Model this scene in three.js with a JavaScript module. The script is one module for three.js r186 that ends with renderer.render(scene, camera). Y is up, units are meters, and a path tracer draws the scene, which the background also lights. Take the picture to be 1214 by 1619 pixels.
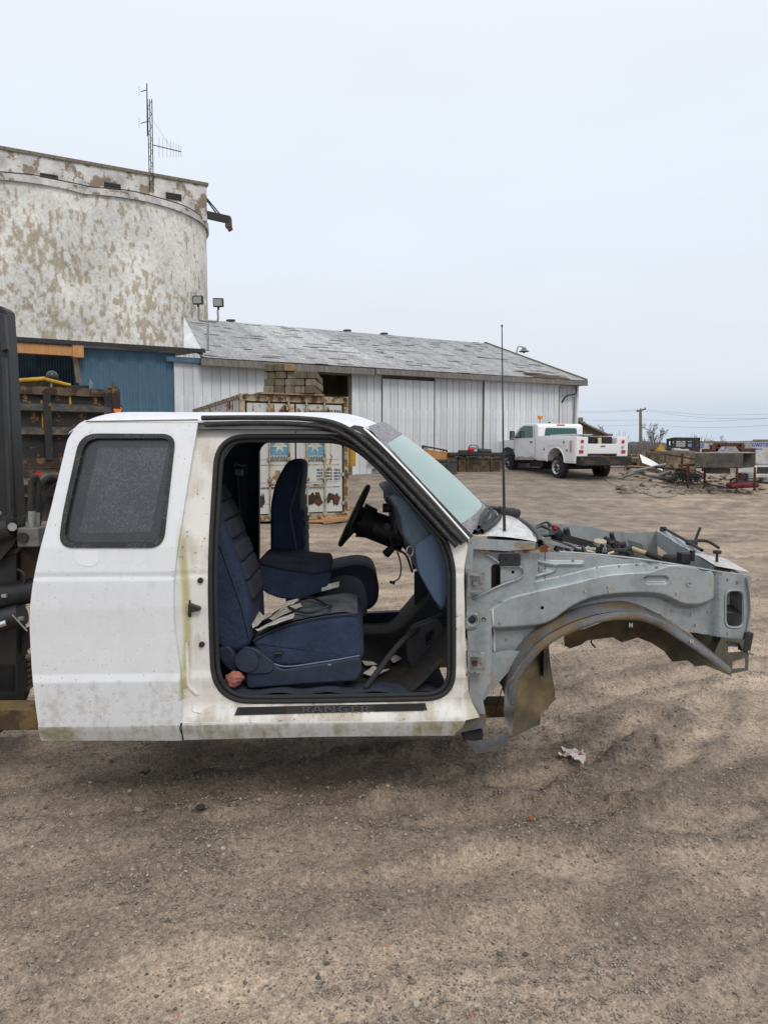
import * as THREE from 'three';
import { mergeGeometries, mergeVertices } from 'three/addons/utils/BufferGeometryUtils.js';
import { RoundedBoxGeometry } from 'three/addons/geometries/RoundedBoxGeometry.js';
import { FontLoader } from 'three/addons/loaders/FontLoader.js';
import { TextGeometry } from 'three/addons/geometries/TextGeometry.js';

// ---------------------------------------------------------------- camera, sky, sun, exposure
const IW = 1214, IH = 1619, F = 1130, CX = 607, CY = 809.5, CAMY = 1.6;
const PITCH = Math.atan((CY - 715) / F);
const scene = new THREE.Scene();
const camera = new THREE.PerspectiveCamera(2 * Math.atan(CY / F) * 180 / Math.PI, IW / IH, 0.05, 3000);
camera.position.set(0, CAMY, 0);
camera.rotation.x = -PITCH;
scene.add(camera);
const renderer = new THREE.WebGLRenderer({ antialias: true });
renderer.setSize(767, 1024);
renderer.toneMapping = THREE.LinearToneMapping;
renderer.toneMappingExposure = 1.15;
renderer.shadowMap.enabled = true;

let seed = 12345;
const rnd = () => { seed = (seed * 1664525 + 1013904223) >>> 0; return seed / 4294967296; };
const rr = (a, b) => a + (b - a) * rnd();
const clamp = (x, a = 0, b = 1) => Math.min(b, Math.max(a, x));
const ss = (a, b, x) => { const t = clamp((x - a) / (b - a)); return t * t * (3 - 2 * t); };
const lerp = (a, b, t) => a + (b - a) * t;
function hash(x, y, s) { let h = (x * 374761393 + y * 668265263 + s * 974634777) | 0; h = Math.imul(h ^ (h >>> 13), 1274126177); h ^= h >>> 16; return (h >>> 0) / 4294967296; }
function vn(x, y, s = 0, p = 0) {            // value noise, optional period
  let xi = Math.floor(x), yi = Math.floor(y); const fx = x - xi, fy = y - yi;
  const u = fx * fx * (3 - 2 * fx), v = fy * fy * (3 - 2 * fy); let x1 = xi + 1, y1 = yi + 1;
  if (p) { xi = ((xi % p) + p) % p; yi = ((yi % p) + p) % p; x1 = ((x1 % p) + p) % p; y1 = ((y1 % p) + p) % p; }
  return lerp(lerp(hash(xi, yi, s), hash(x1, yi, s), u), lerp(hash(xi, y1, s), hash(x1, y1, s), u), v);
}
function fbm(x, y, o = 4, s = 0, p = 0) { let a = 0.5, t = 0, n = 0; for (let i = 0; i < o; i++) { t += a * vn(x, y, s + i * 17, p); n += a; a *= 0.5; x *= 2; y *= 2; p *= 2; } return t / n; }

{ // overcast sky: pale above, a bluer bank of cloud low on the horizon
  const w = 1024, h = 512, d = new Float32Array(w * h * 4);
  const key = [[-90, .30, .27, .24], [-1, .45, .52, .60], [0, .55, .62, .71], [1.6, .52, .60, .70], [3.0, .555, .625, .715], [4.6, .65, .69, .755], [8, .69, .72, .78], [14, .70, .755, .835], [24, .725, .78, .86], [32, .745, .775, .84], [50, .86, .89, .93], [90, .98, 1.0, 1.03]];
  for (let j = 0; j < h; j++) for (let i = 0; i < w; i++) {
    let e = (j + .5) / h * 180 - 90; const az = (i + .5) / w;
    const n = fbm(az * 24, e * .5, 4, 5, 24) - .5, n2 = fbm(az * 16, e * .12, 4, 9, 16) - .5;
    const ee = e + (e > -1 && e < 25 ? n * 2.2 * ss(-1, 2, e) : 0);
    let k = 0; while (k < key.length - 2 && key[k + 1][0] < ee) k++;
    const t = clamp((ee - key[k][0]) / (key[k + 1][0] - key[k][0])), m = 1 + n2 * .07 + n * .03, o = (j * w + i) * 4;
    for (let c = 0; c < 3; c++) d[o + c] = lerp(key[k][c + 1], key[k + 1][c + 1], t) * m; d[o + 3] = 1;
  }
  const t = new THREE.DataTexture(d, w, h, THREE.RGBAFormat, THREE.FloatType);
  t.mapping = THREE.EquirectangularReflectionMapping; t.magFilter = t.minFilter = THREE.LinearFilter; t.wrapS = THREE.RepeatWrapping; t.needsUpdate = true;
  scene.background = t; scene.environment = t;
}
const sun = new THREE.DirectionalLight(0xfff4e6, 1.15);
sun.position.set(8, 24, 15); sun.target.position.set(0, 0, -6); scene.add(sun, sun.target);
sun.castShadow = true; sun.shadow.radius = 34; sun.shadow.mapSize.set(2048, 2048);
Object.assign(sun.shadow.camera, { left: -40, right: 40, top: 40, bottom: -40, near: 1, far: 120 });

// ---------------------------------------------------------------- pixel -> direction -> place
function ray(px, py) { const cx = (px - CX) / F, cy = (CY - py) / F, c = Math.cos(PITCH), s = Math.sin(PITCH); return new THREE.Vector3(cx, -s + cy * c, -c - cy * s); }
function V(px, py, d) { const r = ray(px, py); return r.multiplyScalar(-d / r.z).add(camera.position); }
function H(x, z) { const d = -z; return 1.0 * ss(14, 31, d) * (1 - .3 * ss(8, 14, x)) ; }
function G(px, py) { let d = 3; for (let i = 0; i < 4000; i++) { const p = V(px, py, d); if (p.y <= H(p.x, p.z)) return p; d *= 1.004; } return V(px, py, d); }
function L(g, px, py, c = 0) {               // ray meets the plane z = c of a group that is turned about y only
  const a = g.rotation.y, n = new THREE.Vector3(Math.sin(a), 0, Math.cos(a)), r = ray(px, py);
  const t = (c - n.dot(new THREE.Vector3().subVectors(camera.position, g.position))) / n.dot(r);
  const p = r.multiplyScalar(t).add(camera.position).sub(g.position), ca = Math.cos(a), sa = Math.sin(a);
  return new THREE.Vector3(p.x * ca - p.z * sa, p.y, p.x * sa + p.z * ca);
}

// ---------------------------------------------------------------- textures and materials
function tex(w, h, fn, { rx = 1, ry = 1, srgb = true } = {}) {
  const d = new Uint8Array(w * h * 4);
  for (let j = 0; j < h; j++) for (let i = 0; i < w; i++) { const c = fn(i / w, j / h, i, j), o = (j * w + i) * 4; if (typeof c === 'number') { d[o] = d[o + 1] = d[o + 2] = clamp(c) * 255; } else { d[o] = clamp(c[0]) * 255; d[o + 1] = clamp(c[1]) * 255; d[o + 2] = clamp(c[2]) * 255; } d[o + 3] = 255; }
  const t = new THREE.DataTexture(d, w, h); t.magFilter = THREE.LinearFilter; t.minFilter = THREE.LinearMipmapLinearFilter; t.generateMipmaps = true; t.wrapS = t.wrapT = THREE.RepeatWrapping; t.repeat.set(rx, ry); if (srgb) t.colorSpace = THREE.SRGBColorSpace; t.needsUpdate = true; return t;
}
const mx = (a, b, t) => [lerp(a[0], b[0], t), lerp(a[1], b[1], t), lerp(a[2], b[2], t)];
const std = (color, o = {}) => { const m = new THREE.MeshStandardMaterial({ roughness: .8, metalness: 0, ...o }); if (Array.isArray(color)) m.color.setRGB(...color); else m.color.set(color); return m; };
const phys = (color, o = {}) => { const m = new THREE.MeshPhysicalMaterial({ roughness: .5, metalness: 0, ...o }); if (Array.isArray(color)) m.color.setRGB(...color); else m.color.set(color); return m; };
const grime = tex(512, 512, (u, v) => { const a = fbm(u * 6, v * 6, 5, 3, 6), b = fbm(u * 40, v * 40, 3, 8, 40), sp = vn(u * 128, v * 128, 4, 128); let k = .82 + .3 * (a - .5) + .25 * (b - .5); if (sp > .93) k -= .25; return [k, k * .985, k * .96]; });
const fineBump = tex(512, 512, (u, v) => .5 * fbm(u * 60, v * 60, 3, 4, 60) + .5 * fbm(u * 12, v * 12, 3, 4, 12), { srgb: false });
function worn(base, chip, { amt = .45, sc = 5, s = 1, dark = .25, n = 512, streak = 1, edge = .06, mix = 0 } = {}) {   // paint that has flaked off in patches over another colour (sRGB values 0..1)
  return tex(n, n, (u, v) => {
    const a = fbm(u * sc, v * sc * streak, 6, s, sc), b = fbm(u * sc * 6, v * sc * 6, 4, s + 50, sc * 6);
    const lo = mix ? fbm(u * 6, v * 6, 4, s + 70, 6) : 0, k = ss(amt - edge, amt + edge, 1 - (a * .75 + b * .25) * (1 - mix * .6) - lo * mix * .6); let c = mx(chip, base, 1 - k);
    const g = 1 - dark * (fbm(u * 9, v * 9, 5, s + 90, 9) - .35) - .12 * (vn(u * 160, v * 160, s + 7, 160) - .5);
    return [c[0] * g, c[1] * g, c[2] * g];
  });
}
// amt: bigger = fewer chips
const woodTex = (c1, c2, s) => tex(256, 512, (u, v) => { const g = fbm(u * 24, v * 3, 5, s, 0), f = vn(u * 70, v * 5, s + 3), k = clamp(g * 1.1 - .1 + (f - .5) * .35); return mx(c1, c2, k); });
const M = {};
M.black = std([.02, .02, .022], { roughness: .55 });
M.rubber = std([.022, .022, .023], { roughness: .8, bumpMap: fineBump, bumpScale: .002 });
M.steelDark = std([.045, .047, .05], { roughness: .5, metalness: .3, map: grime });
M.grey = std([.22, .23, .235], { roughness: .6, map: grime });
M.galv = std([.42, .44, .46], { roughness: .5, metalness: .4, map: grime });
M.chrome = std([.75, .76, .78], { roughness: .22, metalness: 1 });
M.rust = std(0xffffff, { roughness: .95, map: worn([.36, .22, .15], [.22, .17, .14], { s: 11, amt: .5, sc: 6 }) });

M.wood = std(0xffffff, { map: woodTex([.45, .37, .28], [.66, .54, .40], 3), roughness: .9 });
M.woodGrey = std(0xffffff, { map: woodTex([.36, .33, .29], [.58, .54, .48], 9), roughness: .95 });
M.woodNew = std(0xffffff, { map: woodTex([.66, .47, .30], [.80, .60, .40], 5), roughness: .85 });
M.white = std([.72, .73, .74], { roughness: .45, map: grime });
M.glassDark = phys([.02, .03, .032], { roughness: .08, clearcoat: 1 });
M.amber = std([.85, .22, .01], { roughness: .35 });
M.red = std([.45, .02, .02], { roughness: .35 });
M.yellow = std([.65, .38, .02], { roughness: .6, map: grime });

// ---------------------------------------------------------------- builders
const taken = {};
const nm = n => { const k = taken[n] = (taken[n] ?? -1) + 1; return k ? `${n}_${String(k).padStart(3, '0')}` : n; };
function thing(name, label, category, pos = [0, 0, 0], turn = 0, group) { const o = new THREE.Group(); o.name = nm(name); if (pos.isVector3) o.position.copy(pos); else o.position.set(...pos); o.rotation.y = turn; o.userData = { label, category }; if (group) o.userData.group = group; scene.add(o); return o; }
function uvbox(g) {                          // uv in metres from the dominant axis
  if (g.userData.uvdone) return g; if (g.index) { const u = g.userData; g = g.toNonIndexed(); g.userData = u; } const p = g.attributes.position, n = g.attributes.normal, uv = new Float32Array(p.count * 2);
  for (let i = 0; i < p.count; i += 3) { let ax = 0, ay = 0, az = 0; for (let k = 0; k < 3; k++) { ax += Math.abs(n.getX(i + k)); ay += Math.abs(n.getY(i + k)); az += Math.abs(n.getZ(i + k)); }
    for (let k = 0; k < 3; k++) { const x = p.getX(i + k), y = p.getY(i + k), z = p.getZ(i + k), o = (i + k) * 2; if (az >= ax && az >= ay) { uv[o] = x; uv[o + 1] = y; } else if (ay >= ax) { uv[o] = x; uv[o + 1] = z; } else { uv[o] = z; uv[o + 1] = y; } } }
  g.setAttribute('uv', new THREE.BufferAttribute(uv, 2)); g.userData.uvdone = true; return g;
}
const norm1 = g => { if (g.index) g = g.toNonIndexed(); for (const k of Object.keys(g.attributes)) if (!['position', 'normal', 'uv', 'color'].includes(k)) g.deleteAttribute(k); return g; };
function mg(list) { const c = list.some(g => g.attributes.color); return list.length === 1 ? list[0] : Object.assign(mergeGeometries(list.map(g => { g = norm1(g); if (!g.attributes.uv) g.setAttribute('uv', new THREE.BufferAttribute(new Float32Array(g.attributes.position.count * 2), 2)); if (!c) g.deleteAttribute('color'); return g; })), {}); }
function part(parent, name, geo, mat, label) { if (Array.isArray(geo)) geo = mg(geo); geo = uvbox(geo); const m = new THREE.Mesh(geo, mat); m.name = name; m.castShadow = m.receiveShadow = true; parent.add(m); if (label) m.userData.label = label; return m; }
function solo(name, label, category, geo, mat, group, pos, turn = 0) { if (Array.isArray(geo)) geo = mg(geo); const m = part(scene, nm(name), geo, mat); m.userData = { label, category }; if (group) m.userData.group = group; if (pos) { if (pos.isVector3) m.position.copy(pos); else m.position.set(...pos); } m.rotation.y = turn; return m; }
function struct(name, geo, mat) { const m = part(scene, nm(name), geo, mat); m.userData.kind = 'structure'; return m; }
const E = new THREE.Euler(), Q = new THREE.Quaternion();
const tr = (g, x = 0, y = 0, z = 0, rx = 0, ry = 0, rz = 0) => { if (rx || ry || rz) g.applyQuaternion(Q.setFromEuler(E.set(rx, ry, rz))); return g.translate(x, y, z); };
const box = (w, h, d, x = 0, y = 0, z = 0, rx = 0, ry = 0, rz = 0) => tr(new THREE.BoxGeometry(w, h, d), x, y, z, rx, ry, rz);
const rbox = (w, h, d, r, x = 0, y = 0, z = 0, rx = 0, ry = 0, rz = 0) => tr(new RoundedBoxGeometry(w, h, d, 2, r), x, y, z, rx, ry, rz);
const cyl = (r1, r2, h, x = 0, y = 0, z = 0, rx = 0, ry = 0, rz = 0, n = 20) => tr(new THREE.CylinderGeometry(r1, r2, h, n), x, y, z, rx, ry, rz);
const v3 = p => p.isVector3 ? p : new THREE.Vector3(...p);
const tube = (pts, r, closed = false, n = 0, rad = 8) => new THREE.TubeGeometry(new THREE.CatmullRomCurve3(pts.map(v3), closed, 'centripetal'), n || pts.length * 6, r, rad, closed);
function rod(a, b, r, n = 8, r2) { a = v3(a); b = v3(b); const d = b.clone().sub(a), g = new THREE.CylinderGeometry(r2 ?? r, r, d.length(), n); g.applyQuaternion(Q.setFromUnitVectors(new THREE.Vector3(0, 1, 0), d.clone().normalize())); return g.translate((a.x + b.x) / 2, (a.y + b.y) / 2, (a.z + b.z) / 2); }
function beam(a, b, w, h) { a = v3(a); b = v3(b); const d = b.clone().sub(a), l = d.length(); d.normalize(); const g = new THREE.BoxGeometry(l, h, w), x = d, up = Math.abs(x.y) > .95 ? new THREE.Vector3(0, 0, 1) : new THREE.Vector3(0, 1, 0), z = new THREE.Vector3().crossVectors(x, up).normalize(), y = new THREE.Vector3().crossVectors(z, x); g.applyMatrix4(new THREE.Matrix4().makeBasis(x, y, z)); return g.translate((a.x + b.x) / 2, (a.y + b.y) / 2, (a.z + b.z) / 2); }
function fillet(pts, r, n = 5) {             // round the corners of a closed outline; a point may carry its own radius as third entry
  const out = [], N = pts.length;
  for (let i = 0; i < N; i++) { const p = pts[i], a = pts[(i + N - 1) % N], b = pts[(i + 1) % N], R = p[2] ?? r; if (!R) { out.push([p[0], p[1]]); continue; }
    const la = Math.hypot(a[0] - p[0], a[1] - p[1]), lb = Math.hypot(b[0] - p[0], b[1] - p[1]), q = Math.min(R, la * .48, lb * .48);
    const s = [p[0] + (a[0] - p[0]) / la * q, p[1] + (a[1] - p[1]) / la * q], e = [p[0] + (b[0] - p[0]) / lb * q, p[1] + (b[1] - p[1]) / lb * q];
    for (let k = 0; k <= n; k++) { const t = k / n; out.push([(1 - t) ** 2 * s[0] + 2 * t * (1 - t) * p[0] + t * t * e[0], (1 - t) ** 2 * s[1] + 2 * t * (1 - t) * p[1] + t * t * e[1]]); } }
  return out;
}
function curve2(pts, n, closed = false) { const c = new THREE.CatmullRomCurve3(pts.map(p => new THREE.Vector3(p[0], p[1], 0)), closed, 'centripetal'); return c.getSpacedPoints(n).map(p => [p.x, p.y]); }
// a pressed sheet: outline and holes in x, y; height z = zf(x, y); split until no edge is longer than len; with thickness
function sheet(outline, holes, zf, { len = .03, thick = .003, uv } = {}) {
  const o2 = outline.map(p => new THREE.Vector2(p[0], p[1])), h2 = holes.map(h => h.map(p => new THREE.Vector2(p[0], p[1])));
  if (THREE.ShapeUtils.isClockWise(o2)) o2.reverse(); h2.forEach(h => { if (!THREE.ShapeUtils.isClockWise(h)) h.reverse(); });
  let tris = THREE.ShapeUtils.triangulateShape(o2, h2); const P = [...o2, ...h2.flat()]; 
  for (let it = 0; it < 14; it++) { const mid = new Map(), out = []; let any = false;
    const m = (a, b) => { const k = a < b ? a * 1e6 + b : b * 1e6 + a; if (P[a].distanceTo(P[b]) <= len) return -1; let i = mid.get(k); if (i === undefined) { i = P.length; P.push(P[a].clone().add(P[b]).multiplyScalar(.5)); mid.set(k, i); } any = true; return i; };
    for (const [a, b, c] of tris) { const ab = m(a, b), bc = m(b, c), ca = m(c, a), n = (ab >= 0) + (bc >= 0) + (ca >= 0);
      if (!n) out.push([a, b, c]); else if (n === 3) out.push([a, ab, ca], [ab, b, bc], [ca, bc, c], [ab, bc, ca]);
      else if (n === 1) { if (ab >= 0) out.push([a, ab, c], [ab, b, c]); else if (bc >= 0) out.push([b, bc, a], [bc, c, a]); else out.push([c, ca, b], [ca, a, b]); }
      else if (ab < 0) out.push([c, ca, bc], [ca, a, bc], [a, b, bc]); else if (bc < 0) out.push([a, ab, ca], [ab, b, ca], [b, c, ca]); else out.push([b, bc, ab], [bc, c, ab], [c, a, ab]); }
    tris = out; if (!any) break; }
  const N = P.length, pos = [], nor = [], uvs = [], idx = [], e = .004;
  const push = (p, z, n) => { pos.push(p.x, p.y, z); nor.push(...n); const q = uv ? uv(p.x, p.y) : [p.x, p.y]; uvs.push(...q); };
  const nn = P.map(p => { const dx = (zf(p.x + e, p.y) - zf(p.x - e, p.y)) / (2 * e), dy = (zf(p.x, p.y + e) - zf(p.x, p.y - e)) / (2 * e), l = Math.hypot(dx, dy, 1); return [-dx / l, -dy / l, 1 / l]; }), zz = P.map(p => zf(p.x, p.y));
  P.forEach((p, i) => push(p, zz[i], nn[i])); P.forEach((p, i) => push(p, zz[i] - thick, nn[i].map(q => -q)));
  for (const [a, b, c] of tris) idx.push(a, b, c, a + N, c + N, b + N);
  const edge = new Map(); for (const [a, b, c] of tris) for (const [i, j] of [[a, b], [b, c], [c, a]]) { const k = j * 1e6 + i; if (edge.has(k)) edge.delete(k); else edge.set(i * 1e6 + j, [i, j]); }
  for (const [i, j] of edge.values()) { const d = P[j].clone().sub(P[i]), l = d.length() || 1, n = [d.y / l, -d.x / l, 0], b = pos.length / 3; push(P[i], zz[i], n); push(P[j], zz[j], n); push(P[j], zz[j] - thick, n); push(P[i], zz[i] - thick, n); idx.push(b, b + 2, b + 1, b, b + 3, b + 2); }
  const g = new THREE.BufferGeometry(); g.setAttribute('position', new THREE.Float32BufferAttribute(pos, 3)); g.setAttribute('normal', new THREE.Float32BufferAttribute(nor, 3)); g.setAttribute('uv', new THREE.Float32BufferAttribute(uvs, 2)); g.setIndex(idx); g.userData.uvdone = true; return g;
}
function grid(nu, nv, fn, { uv } = {}) {      // smooth parametric patch
  const pos = [], uvs = [], idx = []; for (let j = 0; j <= nv; j++) for (let i = 0; i <= nu; i++) { const p = fn(i / nu, j / nv); pos.push(p.x ?? p[0], p.y ?? p[1], p.z ?? p[2]); uvs.push(...(uv ? uv(i / nu, j / nv, pos) : [i / nu, j / nv])); }
  for (let j = 0; j < nv; j++) for (let i = 0; i < nu; i++) { const a = j * (nu + 1) + i; idx.push(a, a + 1, a + nu + 2, a, a + nu + 2, a + nu + 1); }
  const g = new THREE.BufferGeometry(); g.setAttribute('position', new THREE.Float32BufferAttribute(pos, 3)); g.setAttribute('uv', new THREE.Float32BufferAttribute(uvs, 2)); g.setIndex(idx); g.computeVertexNormals(); g.userData.uvdone = true; return g;
}
function extr(pts, depth, { bevel = 0, seg = 3, z = 0, holes = [] } = {}) { const s = new THREE.Shape(pts.map(p => new THREE.Vector2(p[0], p[1]))); holes.forEach(h => s.holes.push(new THREE.Path(h.map(p => new THREE.Vector2(p[0], p[1]))))); const g = new THREE.ExtrudeGeometry(s, { depth: depth - 2 * bevel, bevelEnabled: bevel > 0, bevelSize: bevel, bevelThickness: bevel, bevelOffset: -bevel, bevelSegments: seg, curveSegments: 6 }); return g.translate(0, 0, z + bevel); }
const font = await new FontLoader().loadAsync('fonts/droid/droid_sans_bold.typeface.json');
const text = (s, size, depth = .004, sx = 1) => { const g = new TextGeometry(s, { font, size, depth, curveSegments: 3, bevelEnabled: false }); g.scale(sx, 1, 1); return g; };

// ---------------------------------------------------------------- ground
const gsand = [.365, .298, .238], gdark = [.20, .166, .137], ggrey = [.255, .23, .205];
function gmask(x, z) {                       // 0 = packed pale sand, 1 = dark loose grit; follows the wheel tracks that sweep across the yard
  const d = -z, w = (fbm(x * .35, z * .35, 3, 21) - .5) * 1.6, t = d - .30 * x - .05 * x * Math.abs(x) + w, s = x + .3 * d;
  const tr_ = fbm(t * 1.5, s * .28, 4, 31), br = fbm(x * .9, z * .9, 4, 41), f = fbm(x * 5, z * 5, 3, 43);
  const t2 = fbm(t * 7 + w * 3, s * .9, 3, 45), rg = 1 - Math.abs(2 * t2 - 1);
  return clamp((tr_ * .55 + br * .30 - .425) * 2.0 + .34 + (f - .5) * .6 + ss(.8, .97, rg) * .3 + rut(x, z)[1] * .75);
}
const tracks = [[[610, 1420], [760, 1360], [900, 1290], [1010, 1220], [1090, 1160], [1130, 1110]], [[560, 1330], [700, 1290], [850, 1240], [960, 1190], [1040, 1130]], [[880, 1120], [1000, 1085], [1120, 1060], [1260, 1050]], [[-60, 1290], [200, 1280], [420, 1250], [600, 1215], [740, 1200]], [[600, 1512], [800, 1528], [950, 1540], [1080, 1556], [1260, 1562]], [[-60, 1425], [150, 1390], [330, 1340], [450, 1290]], [[820, 1012], [1000, 1000], [1260, 990]], [[860, 945], [1050, 925], [1260, 915]], [[-60, 1525], [200, 1490], [420, 1470]], [[850, 872], [1260, 850]], [[700, 1440], [900, 1400], [1100, 1330], [1260, 1240]]].map(t => t.map(p => { const g = G(...p); return [g.x, g.z]; }));
function rut(x, z) {                          // old wheel ruts: [depth profile, 0..1 crumbled edge]
  if (-z > 13 || -z < 1) return [0, 0]; let h = 0, e = 0; const wob = .10 * (fbm(x * 2.2, z * 2.2, 2, 53) - .5);
  tracks.forEach((t, k) => { let m = 9; for (let i = 1; i < t.length; i++) { const [ax, az] = t[i - 1], [bx, bz] = t[i], q = clamp(((x - ax) * (bx - ax) + (z - az) * (bz - az)) / ((bx - ax) ** 2 + (bz - az) ** 2)); m = Math.min(m, Math.hypot(x - ax - q * (bx - ax), z - az - q * (bz - az))); } if (m > .4) return; m += wob; const a = .5 + .9 * vn(x * .9 + k * 7, z * .9, 57); const hh = a * (-.014 * ss(.16, .04, m) + .014 * ss(.06, .16, m) * ss(.30, .17, m)); if (Math.abs(hh) > Math.abs(h)) h = hh; e = Math.max(e, a * ss(.08, .15, m) * ss(.27, .18, m)); });
  return [h, clamp(e)];
}
function gmicro(x, z) {
  const d = -z, w = (fbm(x * .35, z * .35, 3, 21) - .5) * 1.6, t = d - .30 * x - .05 * x * Math.abs(x) + w, s = x + .3 * d;
  const near = 1 / (1 + Math.max(0, d - 12) * .12), bk = ss(13.5, 16, d) * ss(26, 22, d) * ss(8, 5, x);
  const t2 = fbm(t * 7 + w * 3, s * .9, 3, 45), rg = 1 - Math.abs(2 * t2 - 1), crumb = ss(.62, .98, rg) * (d < 14 && d > 0 ? 1 : 0);
  const [rh, re] = rut(x, z);
  return bk * (.10 * (fbm(x * .9, z * .9, 3, 91) - .5) + .06 * (fbm(x * 3, z * 3, 2, 93) - .5)) + rh + re * .03 * (fbm(x * 17, z * 17, 2, 49) - .35) + crumb * (.016 + .03 * (fbm(x * 22, z * 22, 2, 47) - .3)) + (.045 * (fbm(t * 1.5, s * .28, 3, 31) - .5) + .03 * (fbm(x * 1.3, z * 1.3, 3, 51) - .5)) * near + (d < 26 && d > -2 ? (.032 * (fbm(x * 7, z * 7, 3, 61) - .5) + .016 * (fbm(x * 30, z * 30, 2, 71) - .5) * (Math.abs(x) < 7 && d < 9 ? 1 : 0)) : 0);
}
const GH = (x, z) => H(x, z) + gmicro(x, z);
{
  const NX = 760, NZ = 620, xs = [], zs = [];
  for (let i = 0; i <= NX; i++) { const u = (i / NX - .5) * 2; xs.push(1 + 3.6 * Math.sinh(u * 6.2) / 3.1 * .55); }
  for (let j = 0; j <= NZ; j++) { const u = j / NZ; zs.push(8 - 8 * u / .06 * (u < .06 ? 1 : 0) - (u >= .06 ? 8 + .6 + 4.2 * (Math.exp((u - .06) / .94 * 5.2) - 1) * (.65 + .35 * u) : 0)); }
  const pos = new Float32Array((NX + 1) * (NZ + 1) * 3), col = new Float32Array(pos.length), uv = new Float32Array((NX + 1) * (NZ + 1) * 2); let o = 0, q = 0;
  for (let j = 0; j <= NZ; j++) for (let i = 0; i <= NX; i++) {
    const x = xs[i], z = zs[j], d = -z; pos[o] = x; pos[o + 1] = GH(x, z); pos[o + 2] = z;
    let c = mx(gsand, gdark, gmask(x, z));
    const bank = ss(13.5, 17, d + .4 * (fbm(x * .5, z * .5, 3, 81) - .5) * 8) * (1 - ss(5, 9, x - (d - 20) * .3)) ; c = mx(c, mx(ggrey, gdark, .25 + .5 * fbm(x * 1.1, z * 1.1, 4, 83)), bank * .9);
    if (d + 6 * (fbm(x * .2, z * .2, 3, 85) - .5) > 46) c = mx([.26, .21, .13], [.20, .17, .11], fbm(x * .3, z * .3, 3, 87));   // dry grass field past the yard
    col[o] = c[0]; col[o + 1] = c[1]; col[o + 2] = c[2]; uv[q] = x / 3; uv[q + 1] = z / 3; o += 3; q += 2;
  }
  const idx = []; for (let j = 0; j < NZ; j++) for (let i = 0; i < NX; i++) { const a = j * (NX + 1) + i, b = a + NX + 1; idx.push(a, a + 1, b + 1, a, b + 1, b); }
  const g = new THREE.BufferGeometry(); g.setAttribute('position', new THREE.BufferAttribute(pos, 3)); g.setAttribute('color', new THREE.BufferAttribute(col, 3)); g.setAttribute('uv', new THREE.BufferAttribute(uv, 2)); g.setIndex(idx); g.computeVertexNormals(); g.userData.uvdone = true;
  // grit: packed sand with grains and pebbles of three sizes bedded in it, in clusters
  const peb = (u, v, f, s, prob) => { const x = u * f, y = v * f, xi = Math.floor(x), yi = Math.floor(y); if (hash(xi, yi, s) > prob) return null; const cx = .32 + .36 * hash(xi, yi, s + 1), cy = .32 + .36 * hash(xi, yi, s + 2), r = .12 + .2 * hash(xi, yi, s + 3), a = hash(xi, yi, s + 4) * 3.14, dx = x - xi - cx, dy = y - yi - cy, ex = dx * Math.cos(a) + dy * Math.sin(a), ey = (dy * Math.cos(a) - dx * Math.sin(a)) * 1.4, q = (ex * ex + ey * ey) / (r * r); return q < 1 ? [Math.sqrt(1 - q) * r / f, hash(xi, yi, s + 5)] : null; };
  const GS = 2048, hgt = new Float32Array(GS * GS), grit = (u, v, i, j) => { const cl = fbm(u * 14, v * 14, 4, 17, 14), a = fbm(u * 9, v * 9, 6, 7, 9), b = vn(u * 620, v * 620, 2, 620), c = fbm(u * 200, v * 200, 2, 5, 200); let k = .69 + .34 * (a - .5) + .20 * (b - .5) + .24 * (c - .5), t = [k, k * .985, k * .965], h = .0022 * c + .0007 * b + .006 * a; const p = ss(.36, .66, cl);
    for (const [f, s, pr] of [[520, 3, .25 + .55 * p], [300, 13, .10 + .5 * p], [130, 23, .02 + .20 * p]]) { const q = peb(u, v, f, s, pr); if (q) { const w = q[1], col = w < .25 ? [.46, .44, .42] : w < .5 ? [.58, .56, .53] : w < .9 ? [.72, .69, .65] : w < .985 ? [.84, .82, .79] : [.74, .54, .46]; t = mx(t, col, .85); h += q[0] * 1.6; } } hgt[j * GS + i] = h; return t; };
  const gmap = tex(GS, GS, grit); let hi = 0; for (const q of hgt) hi = Math.max(hi, q);
  const gm = new THREE.MeshStandardMaterial({ vertexColors: true, roughness: .97, map: gmap, bumpMap: tex(GS, GS, (u, v, i, j) => hgt[j * GS + i] / hi, { srgb: false }), bumpScale: hi * 1.1 });
  gm.color.setRGB(2.35, 2.33, 2.3);
  struct('dirt_ground', g, gm);
  // loose stones: gravel nobody could count
  const stones = [];
  for (let k = 0; k < 4; k++) { const s = new THREE.IcosahedronGeometry(1, k === 3 ? 1 : 0), p = s.attributes.position; for (let i = 0; i < p.count; i++) { const x = p.getX(i), y = p.getY(i), z = p.getZ(i), m = .72 + .55 * vn(x * 1.7 + 9 * k + 20, y * 1.7 + z * 1.3 + 20, k); p.setXYZ(i, x * m * 1.15, y * m * .62, z * m); } s.computeVertexNormals(); stones.push(s); }
  const cols = [[.30, .26, .215], [.20, .165, .135], [.36, .33, .29], [.11, .10, .09], [.33, .265, .205], [.25, .205, .165], [.36, .17, .12], [.38, .35, .31]];
  const per = 32000, m4 = new THREE.Matrix4(), qq = new THREE.Quaternion(), C = new THREE.Color();
  const gravel = thing('gravel', 'loose gravel strewn over the packed dirt', 'gravel'); gravel.userData.kind = 'stuff';
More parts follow.
